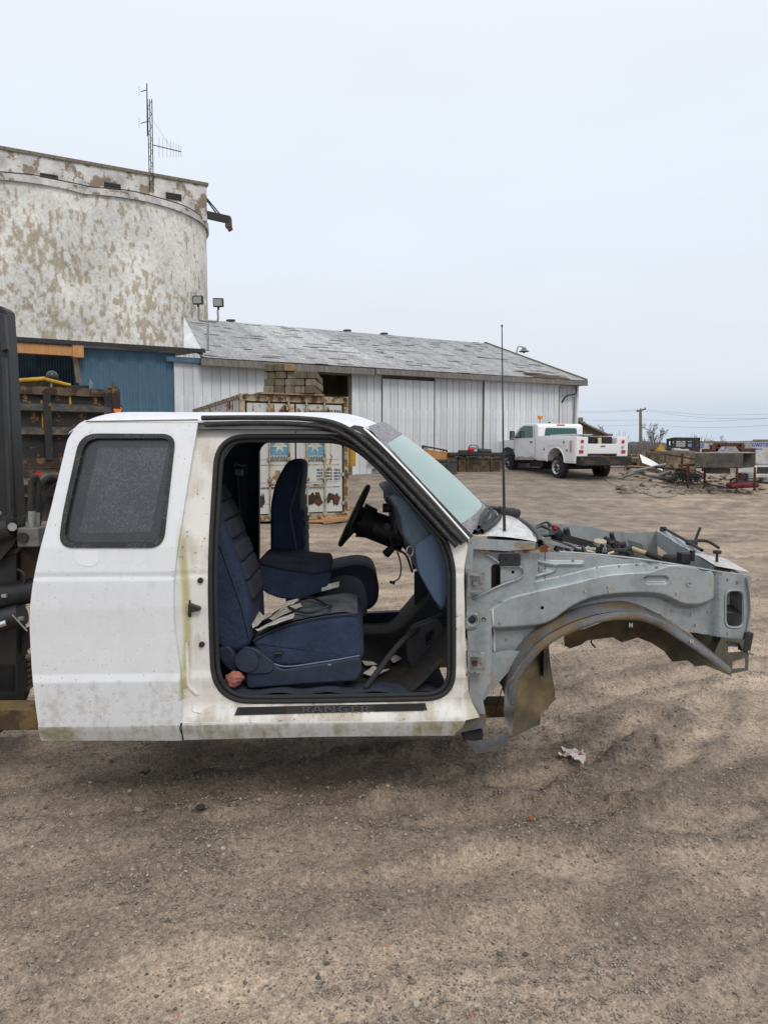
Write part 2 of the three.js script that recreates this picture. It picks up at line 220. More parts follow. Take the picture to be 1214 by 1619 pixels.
  stones.forEach((s, k) => { const im = new THREE.InstancedMesh(s, std([1, 1, 1], { roughness: .9 }), per); im.name = 'stone'; im.userData.kind = 'stuff'; let n = 0;
    while (n < per) { const d = 1.25 + 7.5 * Math.pow(rnd(), 1.55), x = rr(-.64, .64) * d + rr(-.3, .3), cl = fbm(x * 1.6, d * 1.6, 2, 99); if (rnd() > .30 + .7 * ss(.36, .62, cl)) continue; if (rnd() > .28 + .72 * gmask(x, -d)) continue; const u = rnd(), r = u < .88 ? rr(.0018, .0042) : u < .993 ? .003 + .0045 * Math.pow(rnd(), 2) : rr(.006, .013);
      qq.setFromEuler(E.set(rr(-.5, .5), rr(0, 6.3), rr(-.5, .5))); m4.compose(new THREE.Vector3(x, GH(x, -d) + r * .15, -d), qq, new THREE.Vector3(r, r, r)); im.setMatrixAt(n, m4); const c = rnd() < .004 ? cols[6] : cols[[0, 1, 5, 3, 4, 5, 1, 5, 4, 2][Math.floor(rnd() * 10)]], b = rr(.7, 1.25); im.setColorAt(n, C.setRGB(c[0] * b, c[1] * b, c[2] * b)); n++; }
    im.castShadow = im.receiveShadow = true; gravel.add(im); });
}

// ---------------------------------------------------------------- grain silo
{
  const peel = worn([.90, .895, .875], [.71, .67, .60], { amt: .575, sc: 90, s: 301, n: 1024, dark: .26, streak: .5, edge: .06, mix: .5 }); peel.repeat.set(1 / 13, 1 / 13);
  const peel2 = worn([.80, .795, .785], [.56, .51, .445], { amt: .56, sc: 14, s: 311, n: 512, dark: .4, edge: .05 }); peel2.repeat.set(1 / 5, 1 / 5);
  const mw = std(0xffffff, { map: peel, roughness: .92, bumpMap: peel, bumpScale: .02 }), mh = std(0xffffff, { map: peel2, roughness: .92 });
  const rx = .88, rz = -.475, sp = 3.6, R = 4.6, C0 = [-13.75, -37.4];      // a row of joined round bins
  const g = thing('grain_silo', 'tall concrete grain silo of joined round bins with peeling white paint', 'silo', [C0[0], 0, C0[1]], Math.atan2(.475, .88));
  const rim = V(323, 346, 37).y - .06, N = 6, half = Math.asin(sp / 2 / R);
  const wallPts = (off) => { const p = []; for (let k = N - 1; k >= 0; k--) { const a0 = k === N - 1 ? -Math.PI * .9 : -half, a1 = k === 0 ? Math.PI * .92 : half, n = k === 0 ? 40 : 18; for (let i = 0; i <= n; i++) { const a = lerp(a0, a1, i / n); p.push([-k * sp + (R + off) * Math.sin(a), (R + off) * Math.cos(a)]); } } return p; };
  const ring = (off, y0, y1) => { const p = wallPts(off); let s = 0; const S = p.map((q, i) => { if (i) s += Math.hypot(q[0] - p[i - 1][0], q[1] - p[i - 1][1]); return s; }); return grid(p.length - 1, 1, (u, v) => { const i = Math.round(u * (p.length - 1)); return [p[i][0], lerp(y0, y1, v), p[i][1]]; }, { uv: (u, v) => [S[Math.round(u * (p.length - 1))], lerp(y0, y1, v)] }); };
  part(g, 'bin_wall', ring(0, 0, rim), mw);
  const lip = ring(.13, rim - .22, rim + .06), p0 = wallPts(0), p1 = wallPts(.13);
  const flat = (a, b, y) => grid(a.length - 1, 1, (u, v) => { const i = Math.round(u * (a.length - 1)), q = v ? b[i] : a[i]; return [q[0], y, q[1]]; });
  part(g, 'rim_cornice', [lip, flat(p0, p1, rim - .22), flat(p0, p1, rim + .06)], mh);
  part(g, 'deck', extr(wallPts(.0).map(q => [q[0], -q[1]]), .1).rotateX(-Math.PI / 2).translate(0, rim - .04, 0), mh);
  const hx0 = -N * sp, hx1 = 4.1, zf = 2.7, top = V(323, 295, 37.2).y;
  part(g, 'gallery_wall', box(hx1 - hx0, top - rim, 2.6, (hx0 + hx1) / 2, (top + rim) / 2 - .05, zf - 1.3), mh);
  part(g, 'parapet_cap', box(hx1 - hx0 + .16, .14, 2.76, (hx0 + hx1) / 2, top + .02, zf - 1.3), M.woodGrey);
  for (const px of [78, 178, 275]) { const q = L(g, px, px === 78 ? 281 : px === 178 ? 295 : 311, zf); const w = part(g, 'vent_opening', box(.75, .3, .05, q.x, Math.max(q.y, rim + .2), zf + .02), M.steelDark); part(w, 'louvre', [0, 1, 2].map(i => box(.7, .03, .06, q.x, Math.max(q.y, rim + .2) - .1 + i * .1, zf + .035, .5)), M.black); }
  part(g, 'rim_cable', tube(wallPts(.1).filter((_, i) => i % 4 === 0).map((q, i) => [q[0], rim + .1 + (i % 2) * .03, q[1]]), .025, false, 160, 5), M.black);
  // conveyor boom at the end of the gallery
  const b = thing('loading_boom', 'rusty grain spout boom jutting from the top corner of the silo', 'conveyor boom', V(323, 345, 37.2));
  const o = b.position, at = (px, py) => V(px, py, 37.2).sub(o);
  part(b, 'boom', beam(at(319, 338), at(364, 348), .35, .32), M.steelDark); part(b, 'spout', [beam(at(361, 345), at(362, 360), .3, .3), beam(at(361, 358), at(365, 364), .24, .24)], std([.10, .07, .055], { roughness: .9 }));
  for (const dx of [0, 3]) part(b, 'stay_rod', rod(at(317 + dx * .4, 303), at(346 + dx * 1.6, 342), .035), M.steelDark);
  part(b, 'hinge_bracket', beam(at(318, 330), at(326, 344), .4, .25), M.rust);
  // antenna mast
  const D = 35.6, a = thing('antenna_mast', 'thin lattice antenna mast standing on the silo roof', 'antenna', V(240, 303, D)); const ap = (px, py, dz = 0) => V(px, py, D + dz).sub(a.position);
  const mast = M.steelDark;
  for (const [x0, x1, dz] of [[237, 233.5, 0], [240, 237, .25], [243, 240.5, 0]]) part(a, 'leg', rod(ap(x0, 303, dz), ap(x1, 157, dz), .022, 6), mast);
  for (let i = 0; i < 14; i++) { const t = i / 14, y = 300 - 140 * t; part(a, 'brace', rod(ap(237 - 3.5 * t + (i % 2 ? 0 : 6), y, 0), ap(237 - 3.5 * t + (i % 2 ? 6.2 : 0), y - 10, 0), .012, 5), mast); }
  part(a, 'top_pole', rod(ap(233.6, 215), ap(232.5, 132), .025, 6), mast);
  for (const [y, x] of [[142, 233], [192, 234]]) { part(a, 'side_arm', rod(ap(x, y), ap(223, y + 3), .02, 6), mast); part(a, 'whip_element', rod(ap(220.5, y - 6), ap(220.5, y + 10), .01, 5), M.galv); }
  const yg = part(a, 'yagi_boom', rod(ap(241, 229), ap(287, 240), .022, 6), mast); [252, 258, 264.5, 270, 274.5, 279, 283, 286.6].forEach((x, i) => part(yg, 'element', rod(ap(x, 216 + i * 2.1), ap(x, 249 - i * .1), .009, 5), M.galv));
  part(a, 'stay_wire', rod(ap(241, 188), ap(272, 236), .007, 5), M.galv);
}

// ---------------------------------------------------------------- barn, blue shed
const barnTurn = Math.atan2(.461, .888);
function corr(w, h, pitch, amp) { const n = Math.round(w / pitch * 4); return grid(n, 1, (u, v) => { const x = u * w; return [x, v * h, amp * Math.sin(x / pitch * Math.PI * 2)]; }, { uv: (u, v) => [u * w, v * h] }); }
{
  const roofMat = new THREE.MeshStandardMaterial({ vertexColors: true, roughness: .85, map: grime });
  const wallTex = tex(512, 512, (u, v) => { const s = fbm(u * 30, v * 2, 4, 401, 0), a = fbm(u * 5, v * 5, 4, 405, 5); const k = .87 + .10 * (s - .5) + .14 * (a - .5); let c = [k * .985, k * .995, k]; if (vn(u * 90, v * 90, 9, 90) > .965) c = mx(c, [.5, .45, .4], .5); return c; });
  wallTex.repeat.set(.35, .35);
  const mW = std([.88, .9, .92], { map: wallTex, roughness: .6 }), mW2 = std([.8, .82, .85], { map: wallTex, roughness: .6 });
  const A = V(278, 700, 23.1); A.y = .55;
  const g = thing('long_barn', 'long white ribbed metal barn with a patchy grey shingle roof', 'barn', A, barnTurn);
  const X = (px, z = 0) => L(g, px, 660, z).x, top = 4.56 - A.y;
  const xe = X(911), xo0 = X(497), xo1 = X(556);
  const bw = .3, mk = (w) => mg([box(w - .012, top, .03, w / 2, top / 2, 0), box(.022, top, .03, .011, top / 2, .022), box(.014, top, .016, w * .5, top / 2, .016)]);
  const std1 = mk(bw); uvbox(std1);
  const doors = [[X(603), X(685), .09], [X(685), X(762), .05], [X(762), X(880), .12]];
  const lay = (x0, x1, z, m, y0 = 0, sy = 1) => { const n = Math.max(1, Math.round((x1 - x0) / bw)); for (let i = 0; i < n; i++) { const p = part(g, 'siding_panel', std1, i % 3 === 1 ? mW2 : m); p.scale.set((x1 - x0) / n / bw, sy, 1); p.position.set(x0 + i * (x1 - x0) / n, y0, z + rr(-.004, .004)); } };
  lay(0, xo0, 0, mW); lay(xo1, X(603), 0, mW); lay(X(880), xe, 0, mW);
  doors.forEach(([a, b, z], i) => { lay(a, b, z, mW, 0, i === 0 ? .93 : .965); part(g, 'door_edge', box(.05, top * .95, .06, b - .02, top * .475, z - .01), M.grey); });
  part(g, 'door_track', box(X(880) - xo1, .1, .1, (X(880) + xo1) / 2, top - .07, .1), M.steelDark);
  part(g, 'wall_backing', [box(xo0, top, .05, xo0 / 2, top / 2, -.06), box(xe - xo1, top, .05, (xe + xo1) / 2, top / 2, -.06), box(xo1 - xo0, .22, .05, (xo1 + xo0) / 2, top - .11, -.06)], M.woodGrey);
  part(g, 'jamb_post', box(.16, top, .16, xo1 + .02, top / 2, -.12), M.woodGrey); part(g, 'jamb_post', box(.16, top, .16, xo0 - .02, top / 2, -.12), M.woodGrey);
  part(g, 'back_wall', box(xe, top, .1, xe / 2, top / 2, -13.3), M.woodGrey); 
  part(g, 'end_wall', extr([[0, 0], [13.2, 0], [13.2, top], [6.6, top + 2.6], [0, top]], .1).rotateY(Math.PI / 2).translate(xe - .1, 0, -.05), M.woodGrey);
  part(g, 'end_wall', extr([[0, 0], [13.2, 0], [13.2, top], [0, top]], .1).rotateY(Math.PI / 2).translate(0, 0, -.05), M.woodGrey);
  part(g, 'barn_floor', box(xe, .06, 13.2, xe / 2, .3, -6.6), M.woodGrey);
  // roof
  const zE = .45, zR = -6.6, yE = top + .05, eL = X(320, zE), eR = X(926, zE), pr = L(g, 768, 543, zR), pl = L(g, 291, 501, zR), yR = pr.y;
  const fasM = std(0xffffff, { map: woodTex([.36, .345, .33], [.56, .545, .53], 19), roughness: .95 }); const P = (s, t) => { const l = new THREE.Vector3(lerp(eL, pl.x, t), lerp(yE, yR, t), lerp(zE, zR, t)), r = new THREE.Vector3(lerp(eR, pr.x, t), lerp(yE, yR, t), lerp(zE, zR, t)); return l.lerp(r, s); };
  const deckF = grid(8, 4, (u, v) => P(u, v).add(new THREE.Vector3(0, -.05, 0))); part(g, 'roof_deck', deckF, M.woodGrey);
  part(g, 'rear_roof', grid(4, 2, (u, v) => [lerp(lerp(pl.x + 2.2, pr.x, u), lerp(eL + 7, eR, u), v), lerp(yR, yE, v), lerp(zR, -13.7, v)]), M.woodGrey);
  const rows = 58, gs = [], tabs = [], c4 = [];
  const slope = Math.hypot(zE - zR, yR - yE), W = eR - eL;
  for (let r = 0; r < rows; r++) { let x = -rnd() * .6; while (x < W) { const w = rr(.28, .75), a = clamp(x / W), b = clamp((x + w - .012) / W); x += w; if (b - a < .004) continue; const t0 = r / rows, t1 = Math.min(1, (r + 1.12) / rows), lift = .018 + (rnd() < .07 ? rr(.008, .028) : 0), q = [P(a, t0), P(b, t0), P(b, t1), P(a, t1)];
      q[0].y += lift; q[1].y += lift + rr(-.004, .008); q[2].y += .004; q[3].y += .004; const d0 = q[0].clone(), d1 = q[1].clone(); d0.y -= .016; d1.y -= .016;
      const s = (a + b) / 2, t = (t0 + t1) / 2, n = fbm(s * 14, t * 5, 4, 420), f = fbm(s * 40, t * 16, 3, 430); let k = .64 + .10 * (f - .5) + .04 * (rnd() - .5);
      const newer = s > .20 - t * .06 + .04 * n && s < .47 - t * .12 && t > .12 + .25 * (1 - ss(.1, .3, s - .2 + t * .06)) ? 1 : 0; if (newer) k = .84 + .02 * (rnd() - .5);
      const worn_ = ss(.55, .68, n * .6 + f * .4 + (Math.abs(t - .3) < .22 && s > .15 && s < .55 ? .09 : 0)) * (newer ? .2 : 1); let c = mx([k * .93, k * .985, k * 1.07], [.72, .74, .78], worn_ * (.4 + .6 * rnd())); if (rnd() < .015) c = [.2, .19, .19];
      if (t < .15 && s > .82 && s < .95 && n > .42) c = [.16, .12, .09];
      const vs = [q[0], q[1], q[2], q[0], q[2], q[3], d0, d1, q[1], d0, q[1], q[0]]; for (const p of vs) { tabs.push(p.x, p.y, p.z); c4.push(...c); } } }
  const tg = new THREE.BufferGeometry(); tg.setAttribute('position', new THREE.Float32BufferAttribute(tabs, 3)); tg.setAttribute('color', new THREE.Float32BufferAttribute(c4, 3)); tg.computeVertexNormals();
  const sh = part(g, 'shingles', tg, roofMat); sh.userData.kind = 'stuff';
  part(g, 'fascia_board', [beam(P(0, 0).add(new THREE.Vector3(0, -.14, .02)), P(.38, 0).add(new THREE.Vector3(0, -.15, .02)), .08, .22), beam(P(.383, 0).add(new THREE.Vector3(0, -.13, .02)), P(1, 0).add(new THREE.Vector3(0, -.12, .02)), .08, .2)], fasM);
  part(g, 'soffit', grid(1, 1, (u, v) => [lerp(eL, eR, u), yE - .2, lerp(zE, 0, v)]), M.woodGrey);
  part(g, 'rake_board', beam(P(1, 0), P(1, 1), .06, .14), M.woodGrey);
  // pale cheek panel where the roof ends against the silo
  const k0 = L(g, 291, 501, zR + .3), k1 = L(g, 324, 563, zE + .02), k2 = L(g, 291, 552, -1.5);
  { const gg = new THREE.BufferGeometry(); const k3 = k0.clone().lerp(k1, .5); gg.setAttribute('position', new THREE.Float32BufferAttribute([k0, k2, k3, k2, k1, k3].flatMap(p => [p.x, p.y, p.z]), 3)); gg.computeVertexNormals(); part(g, 'cheek_panel', gg, mW); }
  for (const [px, py] of [[549, 522], [607, 527], [365, 505]]) { const t = .985, q = L(g, px, py, zR); part(g, 'ridge_cap_scrap', rbox(.35, .09, .2, .02, q.x, yR + .05, zR, 0, .4, .1), M.steelDark); }
  { const q = L(g, 893, 636, .12), q2 = L(g, 908, 618, .12); part(g, 'wall_bracket', tube([[q.x - .1, q.y, .02], [q.x, q.y + .25, .2], [q2.x, q2.y - .1, .2], [q2.x + .05, q2.y + .25, .1]], .03), M.steelDark); part(g, 'downpipe', rod([xe - .2, .1, .08], [xe - .2, top - .6, .08], .035), M.galv); part(g, 'corner_trim', box(.1, top, .1, xe - .03, top / 2, .02), mW); }
  // gooseneck lamp beyond the rake
  const gl = thing('gooseneck_lamp', 'gooseneck barn lamp with a flat metal shade above the roof edge', 'lamp', V(817, 566, 34.6)); const lp = (x, y) => V(x, y, 34.6).sub(gl.position);
  part(gl, 'pipe', tube([lp(817, 566), lp(817, 553), lp(819, 548.5), lp(824, 548), lp(828, 550)], .03, false, 30), M.galv);
  { const c = lp(828, 553); part(gl, 'shade', new THREE.LatheGeometry([[.04, .12], [.1, .08], [.13, .0], [.24, -.07], [.25, -.09]].map(p => new THREE.Vector2(...p)), 20).translate(c.x, c.y, c.z), M.grey); part(gl, 'bulb', new THREE.SphereGeometry(.07, 12, 8).translate(c.x, c.y - .1, c.z), M.galv); }
  // flood lights on the eave
  const fd = 22.9, fl = thing('floodlight_mount', 'pair of floodlights on a forked grey pole at the barn eave', 'floodlight', V(329, 553, fd)); const fp = (x, y, dz = 0) => V(x, y, fd + dz).sub(fl.position);
  part(fl, 'pole', rod(fp(329, 554), fp(329, 507), .035), M.galv); part(fl, 'crossbar', tube([fp(314.5, 486), fp(314.5, 503), fp(317, 506.5), fp(329, 507.5), fp(342, 508.5), fp(344.5, 506), fp(344.5, 490)], .032, false, 60), M.galv);
  for (const [x, y, t] of [[313.5, 474.5, -.15], [345.5, 478.5, .05]]) { const c = fp(x, y), h = part(fl, 'lamp_housing', [rbox(.32, .27, .16, .025, c.x, c.y, c.z, .12, t, 0), box(.06, .1, .06, c.x, c.y - .17, c.z)], M.steelDark); part(h, 'lens', box(.26, .2, .01, c.x + .012 * Math.sin(t), c.y - .012, c.z + .088, .12, t, 0), phys([.30, .33, .31], { roughness: .15, clearcoat: 1 })); }

  // blue corrugated shed
  const S = V(8, 700, 20.9); S.y = .35; const s = thing('blue_shed', 'blue corrugated metal shed with an open bay under a timber header', 'shed', S, barnTurn);
  const sx = px => L(s, px, 640, 0).x, st = L(s, 126, 549, 0).y, xw = sx(278.3), xp = sx(127), dep = -2.6;
  const blueT = tex(256, 256, (u, v) => { const a = fbm(u * 20, v * 2, 4, 501), b = fbm(u * 6, v * 6, 4, 502); let c = mx([.27, .42, .53], [.36, .51, .61], a); const k = .85 + .3 * (b - .5); return [c[0] * k, c[1] * k, c[2] * k]; }); blueT.repeat.set(.4, .25);
  const mB = std(0xffffff, { map: blueT, roughness: .6, side: THREE.DoubleSide });
  const n = 5, w = (xw - xp) / n, cg = corr(w + .02, st, .085, .012); for (let i = 0; i < n; i++) part(s, 'corrugated_sheet', cg, mB).position.set(xp + i * w, 0, i % 2 * .003);
  const n2 = 8, w2 = (xp + 6.5) / n2, cg2 = corr(w2 + .02, st, .085, .012); for (let i = 0; i < n2; i++) part(s, 'corrugated_sheet', cg2, mB).position.set(-6.5 + i * w2, 0, dep + i % 2 * .003);
  part(s, 'bay_side_wall', corr(-dep, st, .085, .012).rotateY(Math.PI / 2).translate(xp + .02, 0, -.02), mB);
  part(s, 'shed_roof', grid(2, 1, (u, v) => [lerp(-6.5, xw + .9, u), lerp(st + .06, st + .55, v), lerp(.35, -5.2, v)]), M.galv);
  part(s, 'bay_ceiling', grid(1, 1, (u, v) => [lerp(-6.5, xp, u), st + .0, lerp(.2, dep, v)]), M.woodGrey);
  part(s, 'roof_edge', corr(xw + .9 + 6.5, .12, .15, .012).translate(-6.5, st + .02, .36), M.steelDark);
  part(s, 'header_beam', beam([-6.5, st - .16, .2], [xp - .0, st - .16, .2], .16, .28), M.woodNew);
  part(s, 'header_end', box(.3, .36, .24, xp - .02, st - .16, .22), M.woodNew);
  { const q = L(s, 118, 556, .1), e = L(s, 125, 604, .02); part(s, 'knee_brace', beam([q.x, q.y, .12], [e.x, e.y, -.1], .14, .2), M.woodGrey); }
  part(s, 'bay_floor', box(xp + 6.5, .1, 2.6, (xp - 6.5) / 2, .3, dep / 2), M.woodGrey);
  part(s, 'plank_stack', box(2.2, .9, .2, L(s, 40, 600, dep).x, L(s, 40, 598, dep).y - .45, dep + .15), M.woodGrey);
  part(s, 'eave_strip', beam([xw - .3, top + A.y - S.y - .02, .16], [xw + 1.2, top + A.y - S.y - .02, .16], .1, .16), mB);
}

// ---------------------------------------------------------------- the stripped pickup cab, carried on the forks
const cabTurn = 2.2 * Math.PI / 180;
const cab = thing('pickup_cab', 'stripped white extended pickup cab without doors or fenders, held above the dirt', 'truck cab', [V(400, 800, 2.85).x, 0, -2.85], cabTurn);
const K = (px, py, w = 0) => L(cab, px, py, -w);
const WT = [[1200, .09], [1170, .07], [1152, .03], [1146, .02], [1076, .0], [1063, .008], [1000, .005], [960, 0], [917, .003], [910, .009], [903, .006], [865, .018], [780, .07], [664, .15], [640, .22]].map(([py, w]) => [K(400, py, w).y, w]);
function W(y) { if (y <= WT[0][0]) return WT[0][1]; for (let i = 1; i < WT.length; i++) if (y <= WT[i][0]) { const t = (y - WT[i - 1][0]) / (WT[i][0] - WT[i - 1][0]); return lerp(WT[i - 1][1], WT[i][1], t); } return WT.at(-1)[1]; }
const KW = (px, py, off = 0) => { let p = K(px, py, .05); for (let i = 0; i < 4; i++) p = K(px, py, W(p.y) + off); return p; };
const KO = (pts, off = 0) => pts.map(p => { const q = KW(p[0], p[1], off); return [q.x, q.y]; });
const KP = (pts, w) => pts.map(p => { const q = K(p[0], p[1], w); return [q.x, q.y]; });
const UVX = K(20, 800).x, UVY = K(400, 1200).y, UVW = K(1214, 800).x - UVX, UVH = K(400, 630).y - UVY;
const cuv = (x, y) => [(x - UVX) / UVW, (y - UVY) / UVH];
{
  // paint with what has settled on it: algae, splashed mud, dirt specks, rust (laid out along the cab's side)
  const uvOf = (px, py) => { const q = KW(px, py); return cuv(q.x, q.y); };
  const paintTex = (base, spl, s0) => { const U = (px) => uvOf(px, 900)[0], Vv = (py) => uvOf(400, py)[1], u285 = U(283), v1150 = Vv(1147), v1063 = Vv(1063), v880 = Vv(880), v680 = Vv(690), v1170 = Vv(1172), v1110 = Vv(1108);
    const u310 = U(310), u720 = U(722), u775 = U(775);
    return tex(2048, 1024, (u, v) => {
      const x = u * UVW, y = v * UVH, n1 = fbm(x * 9, y * 9, 5, 600 + s0), n2 = fbm(x * 60, y * 60, 3, 610 + s0), sp = vn(x * 190, y * 190, 620 + s0), st = fbm(x * 30, y * 4, 4, 640);
      let c = base.map(q => q * (1 + .03 * (n1 - .5) + .03 * (n2 - .5)));
      // mud splash: grey-brown specks, thicker low down, as on the photographed panel
      const low = ss(v1063 + .1, v1150, v) * .55 + ss(v1063 + .0, v1063 - .03, v) * .3; const mud = clamp((n2 * .7 + fbm(x * 34, y * 13, 3, 655) * .6 + st * .25 - .84) * 2.6 + low * .34) * (.35 + .65 * low); c = mx(c, [.62, .60, .56], mud * .45);
      if (sp > .955 - .03 * low && n1 > .4) c = mx(c, [.36, .31, .26], .55);
      // algae on the rocker and on the panel edge by the door gap
      if (v < v1150 + .004) { const a = ss(.36, .66, n1 * .6 + st * .4) * ss(v1170 - .03, v1150, v + .02); c = mx(c, [.55, .54, .40], a * (.35 + .6 * n2)); }
      const eu = u285 - .004 * Math.sin((v - v880) * 9), de = Math.abs(u - eu - .003) ; if (de < .0085 && v < v680 && v > v1063 - .08) { const a = ss(.0085, .001, de) * ss(v880 + .12, v880 - .02, v) * ss(.25, .5, n1 * .5 + n2 * .5 + .12); c = mx(c, [.64, .63, .42], a * .75); }
      // door gap: brown film in blotches
      if (u > u285 && spl) { const near = ss(.56, .88, n1 * .65 + st * .5 - .04 + (v < v1110 + .05 ? .16 : 0) + (Math.abs(u - u310) < .02 ? .06 : 0)); c = mx(c, [.66, .61, .53], near * .6); if (n2 > .76 && n1 > .55) c = mx(c, [.35, .26, .2], .5); if (n1 < .34 && v < v1110 + .03) c = mx(c, [.9, .89, .87], .6); }
      return c; }); };
  const pt = paintTex([.87, .885, .90], false, 0), ptj = paintTex([.87, .87, .855], true, 5);
  M.paint = phys(0xffffff, { map: pt, roughness: .42, clearcoat: .35, clearcoatRoughness: .25, bumpMap: fineBump, bumpScale: .0004 }); M.jamb = phys(0xffffff, { map: ptj, roughness: .6 });
  const bare = tex(2048, 1024, (u, v) => { const x = u * UVW, y = v * UVH, n1 = fbm(x * 7, y * 7, 5, 700), n2 = fbm(x * 50, y * 50, 4, 710), st = fbm(x * 26, y * 3.4, 4, 720); let c = mx([.53, .56, .575], [.66, .685, .695], n1); const k = 1 + .16 * (n2 - .5) + .16 * (st - .5); c = c.map(q => q * k); const r = ss(.60, .74, n1 * .4 + n2 * .35 + st * .3); c = mx(c, [.56, .50, .42], r * .5); if (vn(x * 170, y * 170, 730) > .97) c = mx(c, [.35, .3, .26], .6); return c; });
  M.bare = phys(0xffffff, { map: bare, roughness: .42, metalness: .25, clearcoat: .15, clearcoatRoughness: .4 });
  M.liner = std(0xffffff, { map: worn([.38, .385, .395], [.42, .36, .28], { s: 33, amt: .56, sc: 5, dark: .5 }), roughness: .75 });
  M.linerMud = std(0xffffff, { map: worn([.44, .38, .28], [.36, .35, .30], { s: 35, amt: .44, sc: 4, dark: .7 }), roughness: .9 });
  const cloth = (a, b, s) => tex(512, 512, (u, v) => { const w = .5 + .25 * Math.sin(u * 512 * 1.3) * Math.sin(v * 512 * 1.3), n = fbm(u * 80, v * 80, 3, s, 80), l = fbm(u * 5, v * 5, 4, s + 3, 5); return mx(a, b, clamp(w * .35 + n * .5 + (l - .5) * .7)); });
  const clothT = cloth([.12, .155, .25], [.22, .27, .38], 801), clothD = cloth([.13, .145, .18], [.25, .27, .32], 803), carpetT = cloth([.10, .13, .19], [.27, .32, .40], 805);
  clothT.repeat.set(3, 3); clothD.repeat.set(3, 3); carpetT.repeat.set(2, 2);
  M.seat = std(0xffffff, { map: clothT, roughness: .95, bumpMap: fineBump, bumpScale: .008 }); M.seatMid = std([.9, .95, 1], { map: clothD, roughness: .95, bumpMap: fineBump, bumpScale: .002 }); M.carpet = std(0xffffff, { map: carpetT, roughness: 1, bumpMap: fineBump, bumpScale: .004 });
  M.plasticBlue = std([.028, .045, .085], { roughness: .55, map: grime }); M.dash = std([.06, .10, .155], { roughness: .5, map: grime }); M.headliner = std([.10, .11, .13], { roughness: .95 });
  M.floorMat = std(0xffffff, { roughness: 1, map: worn([.13, .13, .135], [.22, .185, .145], { s: 41, amt: .60, sc: 8, dark: .4 }) });
  M.frostBlack = std(0xffffff, { roughness: .6, map: tex(512, 512, (u, v) => { const f = vn(u * 220, v * 220, 851, 220), a = fbm(u * 12, v * 12, 4, 853, 12); return mx([.14, .135, .14], [.62, .61, .62], ss(.72, .95, f) * ss(.35, .6, a)); }, { rx: 3, ry: 3 }) });

  // ---- quarter panel with its window
  const qOut = [[314, 664], [127, 664, 26], [108, 694, 30], [106, 700, 30], [82, 800], [60, 884, 20], [50, 935, 40], [47, 985, 30], [51, 1063, 20], [58, 1125, 20], [65, 1171, 3], [288, 1171, 2], [288, 1130], [286, 1062], [275, 990, 20], [274, 925, 20], [280, 872, 30], [293, 790], [305, 715]];
  const winOut = fillet([[128, 685, 28], [279, 686, 22], [259, 866, 24], [94, 866, 26], [99, 818, 30]], 20, 7), winIn = fillet([[136, 693, 22], [272, 693, 16], [252, 858, 18], [102, 858, 20], [107, 818, 30]], 16, 7);
  const zBody = (x, y) => -W(y);
  part(cab, 'quarter_panel', sheet(KO(fillet(qOut, 0)), [KO(winOut)], zBody, { len: .010, thick: .05, uv: cuv }), M.paint);
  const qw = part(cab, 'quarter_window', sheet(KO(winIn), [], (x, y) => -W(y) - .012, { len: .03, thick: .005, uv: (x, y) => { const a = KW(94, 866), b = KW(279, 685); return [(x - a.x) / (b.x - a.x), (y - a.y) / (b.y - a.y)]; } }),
    phys(0xffffff, { roughness: .28, clearcoat: .6, clearcoatRoughness: .35, map: tex(512, 512, (u, v) => { const f = vn(u * 150, v * 150, 861), g = fbm(u * 60, v * 60, 3, 867), a = fbm(u * 5, v * 5, 4, 863); const sl = u - .17 * v - .02; const seenThrough = ss(.145, .155, sl + .03) * ss(.78, .77, sl + .02) * ss(.12, .13, v) * ss(.875, .865, v); let c = mx([.11, .115, .125], [.20, .21, .235], seenThrough * (.75 + .25 * v)); const fr = clamp(ss(.42, .8, f * .55 + g * .45 + (a - .5) * .5)); return mx(c, [.40, .41, .43], fr * (.32 + .22 * seenThrough)); }) }));  // paler middle: light from the far window painted into the colour; border is frit
  part(qw, 'rubber_gasket', sheet(KO(winOut), [KO(winIn)], (x, y) => -W(y) + .006, { len: .02, thick: .03 }), M.frostBlack);
  part(cab, 'paint_patch', sheet(KO(fillet([[120, 872, 4], [156, 870, 5], [158, 888, 6], [146, 896, 5], [124, 893, 6], [119, 882, 4]], 5)), [], (x, y) => -W(y) + .0015, { len: .03, thick: .001, uv: cuv }), phys([.76, .785, .81], { roughness: .35, clearcoat: .5 }));
  // ---- roof
  const xr = K(104, 700, .15).x, xf = K(590, 668, .16).x, wN = .145, wF = 1.52, yEdge = K(300, 664, .15).y;
  const roofPt = (u, s) => { const b = 1 - Math.abs(2 * s - 1) ** 2.2, round = 1 - Math.abs(2 * s - 1) ** 6; let x = lerp(xr + .012, xf + .075 * b, u), y = yEdge + .068 * (1 - Math.abs(2 * s - 1) ** 3.2) - .01; const r = (1 - clamp(u / .11)), f = clamp((u - .80) / .2); y -= .05 * r ** 2.4 + .075 * f ** 2.2 ; return new THREE.Vector3(x - .02 * r * round, y, -lerp(wN, wF, s)); };
  part(cab, 'roof_panel', grid(60, 30, (u, v) => roofPt(u, v), { uv: (u, v) => [u * 1.9, v * 1.4] }), phys([.88, .89, .92], { roughness: .75, map: tex(512, 512, (u, v) => { const f = vn(u * 200, v * 200, 871, 200), a = fbm(u * 7, v * 7, 4, 873, 7); const k = .92 + .1 * (a - .5) + .06 * (f - .5); return [k, k, k * 1.01]; }) }));
  part(cab, 'headliner', grid(20, 8, (u, v) => { const p = roofPt(u * .97 + .01, v); p.y -= .035; return p; }), M.headliner);
